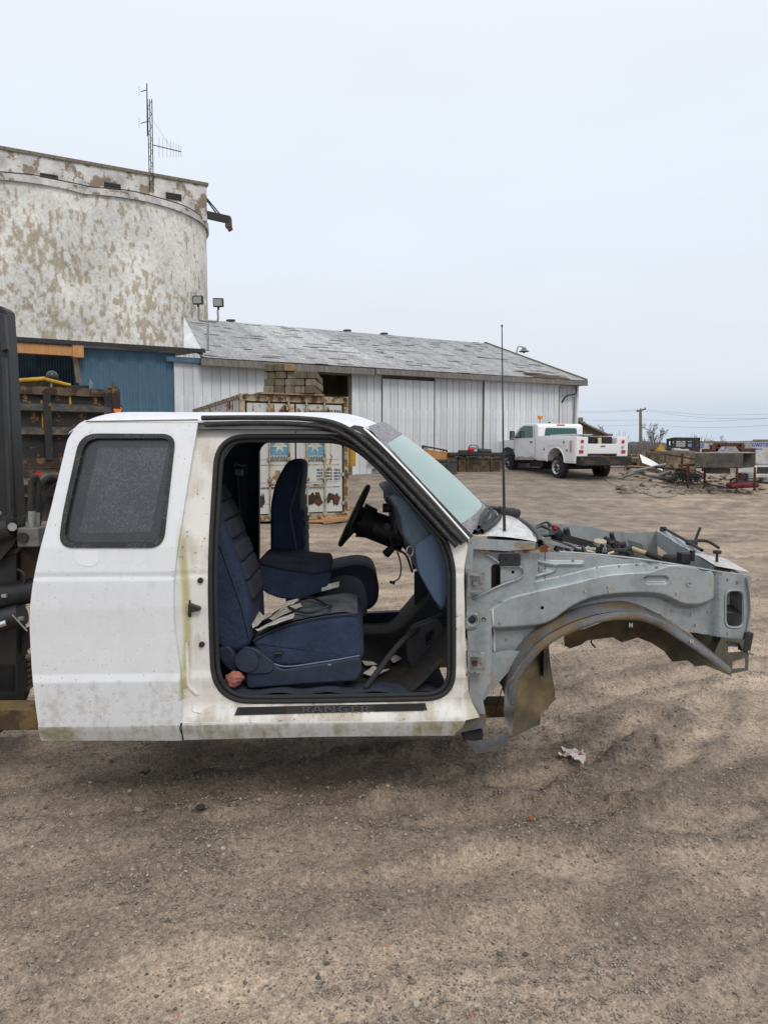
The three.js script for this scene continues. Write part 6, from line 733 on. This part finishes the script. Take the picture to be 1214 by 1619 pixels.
// ---------------------------------------------------------------- scrap yard beyond
{
  const mW = M.white;
  // concrete strip by the pickup
  { const pts = [[950, 761], [972, 751], [1030, 764], [1078, 782], [1046, 790]].map(p => G(...p)); const c = pts.reduce((a, p) => a.add(p.clone().multiplyScalar(.2)), new THREE.Vector3()); const P = fillet(pts.map(p => [p.x, -p.z]), 1.2); const g = sheet(P, [], (x, y) => H(x, -y) , { len: .4, thick: .02 }); g.rotateX(-Math.PI / 2); g.translate(0, .022, 0); const m = struct('concrete_slab', g, std([.40, .35, .29], { roughness: .95, map: grime })); }
  // tan bin with black cage on top
  const bn = thing('tan_bin', 'tan weathered panel bin with a rusty post in the scrap yard', 'bin', V(1049, 748, 25.5), -.02); bn.position.y = H(bn.position.x, bn.position.z); const q = (px, py, z = 0) => L(bn, px, py, z); const tan = std(0xffffff, { roughness: .95, map: worn([.55, .50, .44], [.44, .38, .31], { s: 141, amt: .5, sc: 6, dark: .4 }) });
  { const a = q(1048, 745), b = q(1101, 713); part(bn, 'front_panel', extr([[a.x, 0], [b.x, 0], [b.x, b.y], [a.x + .12, q(1052, 712).y]], .08, { z: -.08 }), tan); part(bn, 'side_panel', box(.08, b.y, 1.6, a.x + .1, b.y / 2 - .05, -.9), tan); part(bn, 'side_panel', box(.08, b.y, 1.6, b.x - .04, b.y / 2, -.9), tan); part(bn, 'back_panel', box(b.x - a.x, b.y, .08, (a.x + b.x) / 2, b.y / 2, -1.7), tan); part(bn, 'rusty_post', rod([q(1077, 720).x, 0, .03], [q(1078, 717).x, q(1078, 717).y, .03], .03), M.rust); part(bn, 'strap', beam(q(1052, 718, .01), q(1100, 726, .01), .02, .03), M.steelDark); }
  const cg = thing('black_cage', 'black steel cage with open window frames on the tan bin', 'steel cage', V(1055, 714, 25.9)); const c = (px, py, dz = 0) => V(px, py, 25.9 + dz).sub(cg.position), bm = (n, a, b, w = .07) => part(cg, n, beam(a, b, w, w), M.black);
  for (const [x, y0, y1, dz] of [[1055, 714, 695, .5], [1066, 714, 693, 0], [1085, 714, 694, 0], [1104, 714, 694, 0], [1061, 713, 695, .25], [1095, 713, 695, .6], [1099, 712, 696, 1.2]]) bm('post', c(x, y0, dz), c(x, y1, dz)); bm('rail', c(1054, 695.5, .5), c(1066, 693, 0)); bm('rail', c(1066, 693), c(1106, 693.5)); bm('rail', c(1055, 707, .5), c(1066, 708, 0)); bm('rail', c(1066, 708), c(1106, 708)); bm('rail', c(1055, 696, 1.4), c(1104, 696, 1.4)); bm('rail', c(1088, 700, 1), c(1106, 700, 1)); part(cg, 'lower_panel', beam(c(1055, 711), c(1104, 711.5), .1, .16), M.black); part(cg, 'foil_scrap', [rbox(.4, .08, .3, .03, c(1075, 712).x, c(1075, 712).y, .15), rbox(.25, .1, .3, .03, c(1065, 711).x, c(1065, 711).y, .15)], mW);
  // dark open box on a rusty stand
  const bx = thing('steel_box', 'dark grey open ended steel box raised on a rusty stand', 'steel box', V(1098, 778, 21.6), -.12); bx.position.y = H(bx.position.x, bx.position.z); const o = (px, py, z = 0) => L(bx, px, py, z); const dgm = std(0xffffff, { roughness: .75, map: worn([.27, .27, .255], [.35, .33, .29], { s: 143, amt: .56, sc: 4, dark: .35 }) });
  { const a = o(1098, 738.5), b = o(1174, 716.5), W_ = b.x - a.x, h = b.y - a.y, D = 1.5, ym = (a.y + b.y) / 2, xm = (a.x + b.x) / 2, sk = .9; const B = (n, m, ...p) => part(bx, n, box(...p), m); B('front_plate', dgm, W_, h, .04, xm, ym, 0);
    const par = (y) => extr([[a.x, 0], [b.x, 0], [b.x + sk, D], [a.x + sk, D]], .03).rotateX(-Math.PI / 2).translate(0, y, 0); part(bx, 'top_plate', par(b.y), std([.5, .52, .52], { roughness: .5, map: grime })); part(bx, 'bottom_plate', par(a.y - .03), dgm); B('rear_plate', dgm, W_, h, .04, xm + sk, ym, -D); part(bx, 'inner_divider', box(.03, h, 1.4, a.x + .5, ym, -.7, 0, -.5, 0), dgm); B('lower_tray', dgm, W_ * .42, .16, .5, xm + .1, a.y - .12, -.4);
    const st = thing('rusty_stand', 'rusty angle iron stand with long low rails under the steel box', 'stand', bx.position, bx.rotation.y); for (const [px, y0, y1, z] of [[1087, 772, 736, -.3], [1113, 770, 738, -.7], [1164, 779, 738, .05], [1192, 776, 739, .1], [1154, 771, 757, -.3]]) { const u = o(px, y0, z), v = o(px + .6, y1, z); part(st, 'leg', beam([u.x, u.y, z], [v.x, v.y, z], .05, .05), M.rust); } part(st, 'rail', beam(o(1090, 766, .0), o(1120, 765, 0), .05, .05), M.rust); part(st, 'rail', beam(o(1116, 765, 0), o(1152, 772, 0), .05, .05), M.rust); part(st, 'rail', beam(o(1152, 772, 0), o(1194, 769, 0), .05, .05), M.rust); part(st, 'rail', beam(o(1072, 736, -.3), o(1098, 735, -.3), .07, .07), M.rust); part(st, 'rail', beam(o(1164, 757, .1), o(1212, 757, .1), .03, .03), M.rust);
    const rt = thing('red_tarp', 'folded dark red tarp lying on the stand rails', 'tarp', bx.position, bx.rotation.y); for (const [px, s, r] of [[1163, .5, .3], [1175, .6, -.1], [1183, .5, .05]]) { const u = o(px, 766, -.1); part(rt, 'fold', rbox(s, .13, .34, .05, u.x, u.y, u.z, .1, r, r * .4), std([.22, .03, .04], { roughness: .7, map: grime })); } }
  // rust coloured arch frame
  const ar = thing('rust_arch_frame', 'rust brown trapezoid steel frame standing behind the dark box', 'steel frame', V(1110, 714, 27.5)); const r_ = (x, y) => V(x, y, 27.5).sub(ar.position); for (const [a, b] of [[[1110, 712.5], [1133, 711.5]], [[1130, 712], [1136, 704]], [[1128, 703.5], [1174, 703]], [[1166, 704], [1172, 712]], [[1170, 711.5], [1192, 711.5]]]) part(ar, 'beam', beam(r_(...a), r_(...b), .16, .13), std([.11, .04, .03], { roughness: .8, map: grime })); for (const [x0, x1] of [[1126, 1131], [1172, 1174]]) part(ar, 'plate', beam(r_(x0, 703), r_(x0, 712), .14, .2), std([.11, .04, .03], { roughness: .8 })); part(ar, 'leg', beam(r_(1112, 713), r_(1112, 745), .12, .12), M.rust); part(ar, 'leg', beam(r_(1190, 713), r_(1190, 745), .12, .12), M.rust);
  // trailers
  const trailer = (lab, px0, px1, py0, py1, d, turn, words) => { const g = thing('box_trailer', lab, 'trailer', V(px0, 745, d), turn); g.position.y = H(g.position.x, g.position.z); const u = (px, py, z = 0) => L(g, px, py, z), a = u(px0, py1), b = u(px1, py0); part(g, 'trailer_wall', box(b.x - a.x, b.y - a.y, 2.5, (a.x + b.x) / 2, (a.y + b.y) / 2, -1.25), std([.70, .71, .72], { roughness: .5, map: grime })); part(g, 'roof_rail', box(b.x - a.x, .1, .05, (a.x + b.x) / 2, b.y, .0), M.woodGrey); part(g, 'bottom_rail', box(b.x - a.x, .12, .05, (a.x + b.x) / 2, a.y, .0), M.galv); part(g, 'landing_leg', box(.12, a.y, .12, a.x + 1, a.y / 2, -.3), M.steelDark); for (let i = 0; i < 2; i++) part(g, 'axle_wheel', cyl(.5, .5, .3, b.x - 1 - i * 1.2, .5, -.3, Math.PI / 2), M.rubber);
    for (const [s, x0, x1, y0, y1, m] of words) { const p = u(x0, y1, .02), e = u(x1, y0, .02), t = text(s, 1, .02); t.computeBoundingBox(); const bb = t.boundingBox; t.translate(-bb.min.x, -bb.min.y, 0); t.scale((e.x - p.x) / (bb.max.x - bb.min.x), (e.y - p.y) / (bb.max.y - bb.min.y), 1); const sh = new THREE.Matrix4().set(1, .22, 0, 0, 0, 1, 0, 0, 0, 0, 1, 0, 0, 0, 0, 1); t.translate(-0, -0, 0).applyMatrix4(sh); part(g, 'lettering', t.translate(p.x, p.y, .005), m); } return g; };
  const bl = std([.04, .12, .42], { roughness: .5 }), bl2 = std([.10, .22, .5], { roughness: .5 });
  trailer('long white box trailer with blue slanted lettering behind the black cage', 1096, 1196, 699, 735, 40, .0, [['UNITED', 1088, 1112, 702, 708, bl], ['Friendly', 1119, 1140, 703, 709, bl2], ['Service', 1128, 1146, 710, 713, bl2], ['UNITED', 1145, 1165, 704, 709.5, bl], ['Friendly', 1178, 1196, 704, 708.5, bl2]]);
  trailer('taller white box trailer with large blue lettering next to the long trailer', 1188, 1330, 696.5, 735, 34, .0, [['UNITED', 1188, 1220, 700, 706, bl], ['Linen', 1190, 1204, 708, 711, bl2]]);
  { const g = thing('truck_bed', 'white pickup bed and dark bumper parked past the steel box', 'truck bed', V(1168, 762, 25.2)); g.position.y = H(g.position.x, g.position.z); const u = (px, py) => V(px, py, 25.2).sub(g.position); const B = (n, px0, px1, py0, py1, z, dd, m) => { const a = u(px0, py1), b = u(px1, py0); part(g, n, rbox(b.x - a.x, b.y - a.y, dd, .03, (a.x + b.x) / 2, (a.y + b.y) / 2, z), m); }; B('bed_side', 1166, 1240, 737, 748, -.6, 1.2, mW); B('black_cover', 1196, 1240, 738, 750, -.2, .5, M.black); B('white_sill', 1187, 1240, 749, 755, 0, .4, mW); B('grey_block', 1178, 1187, 748, 760, 0, .4, M.galv); B('dark_block', 1168, 1178, 748, 759, -.1, .4, M.black); B('step', 1200, 1240, 755, 762, .1, .4, M.galv); }
  // bent white sheet and poles
  { const p = V(1016, 748, 24.5), g = solo('bent_white_sheet', 'bent white sheet metal leaning on the scrap poles', 'sheet metal', grid(8, 4, (u, v) => [lerp(0, .72, u), .35 - .28 * u + lerp(-.0, .30, v) * (1 - .35 * u), -.1 - .3 * v + .08 * Math.sin(u * 3)]), std([.74, .75, .75], { roughness: .4, side: THREE.DoubleSide }), null, p); g.position.y = Math.max(p.y, H(p.x, p.z)) - .0; }
  const poles = [[984, 754, 1018, 742, .06, M.galv], [1010, 746, 1066, 760, .09, M.woodGrey], [1020, 750, 1070, 757, .07, M.galv], [1040, 752, 1062, 745, .06, M.galv], [1000, 745, 1052, 734, .04, M.galv], [1052, 757, 1090, 752, .05, M.woodGrey], [1035, 738, 1085, 744, .04, M.rust], [1060, 735, 1068, 744, .03, M.rust], [1063, 742, 1088, 740, .03, M.rust]]; poles.forEach(([x0, y0, x1, y1, r, m], i) => { const d = 24.2 - i * .12, a = V(x0, y0, d), b = V(x1, y1, d - .3); const c = a.clone().add(b).multiplyScalar(.5); solo('scrap_pole', 'scrap pole lying in the heap by the bent white sheet', 'pole', rod(a.clone().sub(c), b.clone().sub(c), r, 10), m, 'scrap poles in the yard', c); });
  // rack of rusty iron and timber beyond the pickup
  for (let i = 0; i < 34; i++) { const px = rr(984, 1050), py = 741 - rr(0, 24), d = rr(27, 30), a = V(px, py, d), l = rr(.5, 2.2), m = [M.rust, M.woodGrey, M.rust, M.steelDark, M.wood][i % 5]; const up = rnd() < .3; solo('scrap_bar', 'rusty bar in the tangled scrap rack past the pickup', 'scrap metal', rod([0, 0, 0], up ? [rr(-.1, .1), rr(.4, .9), 0] : [l, rr(-.1, .1), rr(-.5, .5)], rr(.03, .07), 6), m, 'rusty bars in the scrap rack', [a.x - (up ? 0 : l / 2), up ? H(a.x, a.z) : a.y, a.z]); }
  { const pts = []; const gs = []; for (let i = 0; i < 90; i++) { const p = G(rr(1070, 1100), 770 - rr(0, 6)), a = [p.x + rr(-.3, .3), p.y + rr(.0, .35), p.z], b = [p.x + rr(-.5, .5), p.y + rr(0, .4), p.z + rr(-.4, .4)]; gs.push(tube([a, [(a[0] + b[0]) / 2 + rr(-.2, .2), Math.max(a[1], b[1]) + rr(0, .15), (a[2] + b[2]) / 2], b], .012, false, 8, 4)); } const m = solo('wire_tangle', 'dark tangle of wire and brush at the foot of the rusty stand', 'wire tangle', gs, M.steelDark); m.userData.kind = 'stuff'; }
  { const gs = []; for (let i = 0; i < 260; i++) { const p = G(rr(980, 1214), 782 - Math.pow(rnd(), 1.5) * 34), s = rr(.04, .16); gs.push(box(s * rr(.5, 2.5), s * .4, s, p.x, p.y + s * .15, p.z, rr(-.5, .5), rr(0, 3), rr(-.5, .5))); } const m = solo('rubble', 'scattered rubble and weeds among the scrap', 'rubble', gs, M.woodGrey); m.userData.kind = 'stuff'; }
  // digger arm
  { const D = 33, g = thing('digger_arm', 'yellow excavator arm rising behind the tan bin', 'excavator arm', V(1041, 735, D)); const u = (x, y) => V(x, y, D).sub(g.position); part(g, 'dipper', beam(u(1041, 724), u(1045, 706), .25, .22), M.yellow); part(g, 'boom', beam(u(1046, 704), u(1040, 714), .2, .2), M.yellow); part(g, 'bucket', rbox(.35, .4, .4, .06, u(1046, 717).x, u(1046, 719).y, 0), M.galv); part(g, 'body', rbox(.5, .4, .6, .08, 0, -.1, 0), M.yellow); }
  // shed behind the barn
  { const D = 36, p = V(913, 735, D), g = thing('board_shed', 'grey board shed with a sloping roof behind the barn corner', 'shed', [p.x, H(p.x, p.z), p.z], .1); const u = (x, y) => L(g, x, y); const top = u(918, 668), e = u(950, 690); const n = 14; for (let i = 0; i < n; i++) { const t = i / n, y0 = lerp(0, e.y, t); } for (let i = 0; i < 12; i++) { const y0 = i * .2, w = y0 < e.y ? e.x - top.x + 1.2 : Math.max(.1, (e.x - top.x) * (1 - (y0 - e.y) / (top.y - e.y))) + .6; part(g, 'board', box(w, .185, .04, top.x - .6 + w / 2, y0 + .1, 0, -.06), M.woodGrey); } part(g, 'shed_roof', beam([top.x - .2, top.y + .05, .1], [e.x + .35, e.y + .02, .1], .5, .08), M.woodGrey); part(g, 'side_opening', box(.5, top.y - .3, .1, top.x - .3, (top.y - .3) / 2, .06), M.woodGrey); part(g, 'roof_slab', grid(1, 1, (a, b) => [lerp(top.x - .2, e.x + .4, a), lerp(top.y, e.y, a) + .1, -b * 3]), M.woodGrey); }
  // utility pole and wires
  { const D = 62, g = thing('utility_pole', 'wooden utility pole with a crossarm standing past the scrap yard', 'utility pole', V(1012.5, 728, D)); const u = (x, y) => V(x, y, D).sub(g.position); part(g, 'pole', rod(u(1012.5, 730), u(1012, 648), .16, 10, .11), M.woodGrey); part(g, 'crossarm', beam(u(1006, 650.5), u(1020, 646.5), .12, .14), M.woodGrey); for (const [x, y] of [[1007, 649], [1012, 647], [1019.5, 645.5]]) part(g, 'insulator', cyl(.05, .07, .14, u(x, y).x, u(x, y).y, 0), M.grey);
    const wire = (y0, y1, y2) => { const a = V(900, y0, 64), m = V(1012, y1, D), b = V(1300, y2, 50); solo('power_line', 'thin power line strung across the sky to the utility pole', 'power line', tube([a, V(955, (y0 + y1) / 2 + 1.5, 63), m, V(1120, (y1 + y2) / 2 + 6, 57), b], .007, false, 60, 5), M.steelDark, 'power lines'); }; wire(650, 648, 652); wire(652, 650, 660); wire(663, 664, 656); wire(672, 672, 668); }
  // bare trees and brush along the horizon
  const bark = std([.16, .135, .125], { roughness: 1 });
  function bare(lab, px, pyb, D, hpx, spread, seedv, group, dense = 5) { const keep = seed; seed = seedv; const base = V(px, pyb, D), hgt = hpx / F * D, g = thing('bare_tree', lab, 'tree', base, 0, group), tw = [], trunk = []; const rec = (p, d, l, r, k) => { const e = p.clone().addScaledVector(d, l); (k === 0 ? trunk : tw).push(rod(p, e, r, k < 2 ? 6 : 4, r * .7)); if (k >= dense) return; const n = k === 0 ? 4 : 3; for (let i = 0; i < n; i++) { const nd = d.clone().add(new THREE.Vector3(rr(-1, 1), rr(-.15, .55), rr(-1, 1)).multiplyScalar(spread)).normalize(); rec(p.clone().addScaledVector(d, l * (i === 0 ? 1 : rr(.45, 1))), nd, l * rr(.55, .8), Math.max(.012, r * .6), k + 1); } }; rec(new THREE.Vector3(), new THREE.Vector3(rr(-.06, .06), 1, 0).normalize(), hgt * .34, hgt * .022, 0); part(g, 'trunk', trunk, bark); part(g, 'crown', tw, bark); seed = keep; }
  bare('bare leafless tree standing between the utility pole and the black cage', 1036, 725, 58, 62, .75, 77); bare('rounded bare tree rising behind the board shed roof', 938, 722, 60, 50, .9, 78); bare('small bare tree between the pickup and the utility pole', 994, 722, 58, 26, .9, 79, null, 4); bare('thin bare tree behind the long white trailer', 1137, 720, 75, 36, .9, 80, null, 4);
  { const gs = []; for (let i = 0; i < 1500; i++) { const px = rr(905, 1120), D = rr(46, 60), p = V(px, 715, D); const y = H(p.x, p.z), h = rr(.4, 2.0) * (.5 + fbm(px * .06, 3, 3, 150)); gs.push(rod([p.x, y, p.z], [p.x + rr(-.5, .5), y + h, p.z + rr(-.4, .4)], .02, 4, .008)); } const m = solo('leafless_brush', 'band of leafless brown brush along the far side of the scrap yard', 'brush', gs, bark); m.userData.kind = 'stuff'; }
  { const gs = []; for (let i = 0; i < 260; i++) { const px = rr(-300, 1700), D = rr(380, 460), p = V(px, 715, D), h = rr(4, 9); const s = new THREE.IcosahedronGeometry(h * .6, 1); s.scale(1.6, 1, 1); gs.push(s.translate(p.x, h * .3, p.z)); } const m = solo('distant_woods', 'low band of distant woods on the horizon', 'woods', gs, std([.10, .10, .115], { roughness: 1 })); m.userData.kind = 'stuff'; }
}
// ---------------------------------------------------------------- litter on the dirt
{
  const p = G(903, 1203); const mk = (n, lab, cat, px, py, pts, m, hgt) => { const c = G(px, py); c.y = GH(c.x, c.z); const P = pts.map(([x, y]) => { const w = G(x, y); return [w.x - c.x, -(w.z - c.z)]; }); const g = sheet(P, [], (x, y) => hgt * (.3 + fbm(x * 26 + 7, y * 26 + 5, 3, 161) * 1.4), { len: .008, thick: .0015 }).rotateX(-Math.PI / 2); c.y += .012; return solo(n, lab, cat, g, m, null, c); };
  mk('crumpled_tissue', 'crumpled white paper tissue lying on the dirt past the torn liner', 'litter', 903, 1203, [[878, 1205], [886, 1200], [895, 1199], [886, 1194], [888, 1190], [897, 1194], [908, 1193], [916, 1197], [920, 1194], [926, 1200], [925, 1211], [921, 1217], [914, 1213], [908, 1215], [903, 1206], [896, 1204], [888, 1207]], std(0xffffff, { roughness: 1, map: worn([.84, .80, .78], [.52, .33, .26], { s: 163, amt: .62, sc: 40, n: 512 }) }), .03);
  mk('black_strip', 'curled black rubber strip lying on the dirt', 'litter', 230, 1233, [[221, 1238], [222, 1232], [226, 1231], [230, 1235], [238, 1228], [240, 1230], [231, 1239], [226, 1236]], M.rubber, .012);
  const stone = (px, py, r, s, c, lab) => { const q = G(px, py), g = new THREE.IcosahedronGeometry(r, 3), a = g.attributes.position; for (let i = 0; i < a.count; i++) { const x = a.getX(i) / r, y = a.getY(i) / r, z = a.getZ(i) / r, m = .75 + .5 * fbm(x * 1.6 + s + 5, y * 1.6 + z * 1.1 + 5, 3, s); a.setXYZ(i, a.getX(i) * m * 1.3, a.getY(i) * m * .7, a.getZ(i) * m); } const gg = mergeVertices(new THREE.BufferGeometry().setAttribute('position', a)); gg.computeVertexNormals(); solo('stone', lab, 'stone', gg, std(c, { roughness: .95, map: grime }), null, [q.x, GH(q.x, q.z) + r * .25, q.z]); };
  stone(226, 1493, .017, 3, [.45, .38, .31], 'largest flat tan stone lying apart on bare dirt'); stone(329, 1402, .012, 5, [.48, .43, .36], 'pale oval stone above the gravel patch'); stone(324, 1576, .016, 7, [.06, .055, .05], 'black lump of asphalt on the dirt'); stone(611, 1331, .010, 9, [.44, .38, .3], 'small pale pebble beside the wheel track'); stone(838, 1327, .011, 11, [.5, .15, .08], 'orange red brick chip on the dirt');
}
scene.traverse(o => { if (o.isMesh) { o.castShadow = true; o.receiveShadow = true; } });
renderer.render(scene, camera);
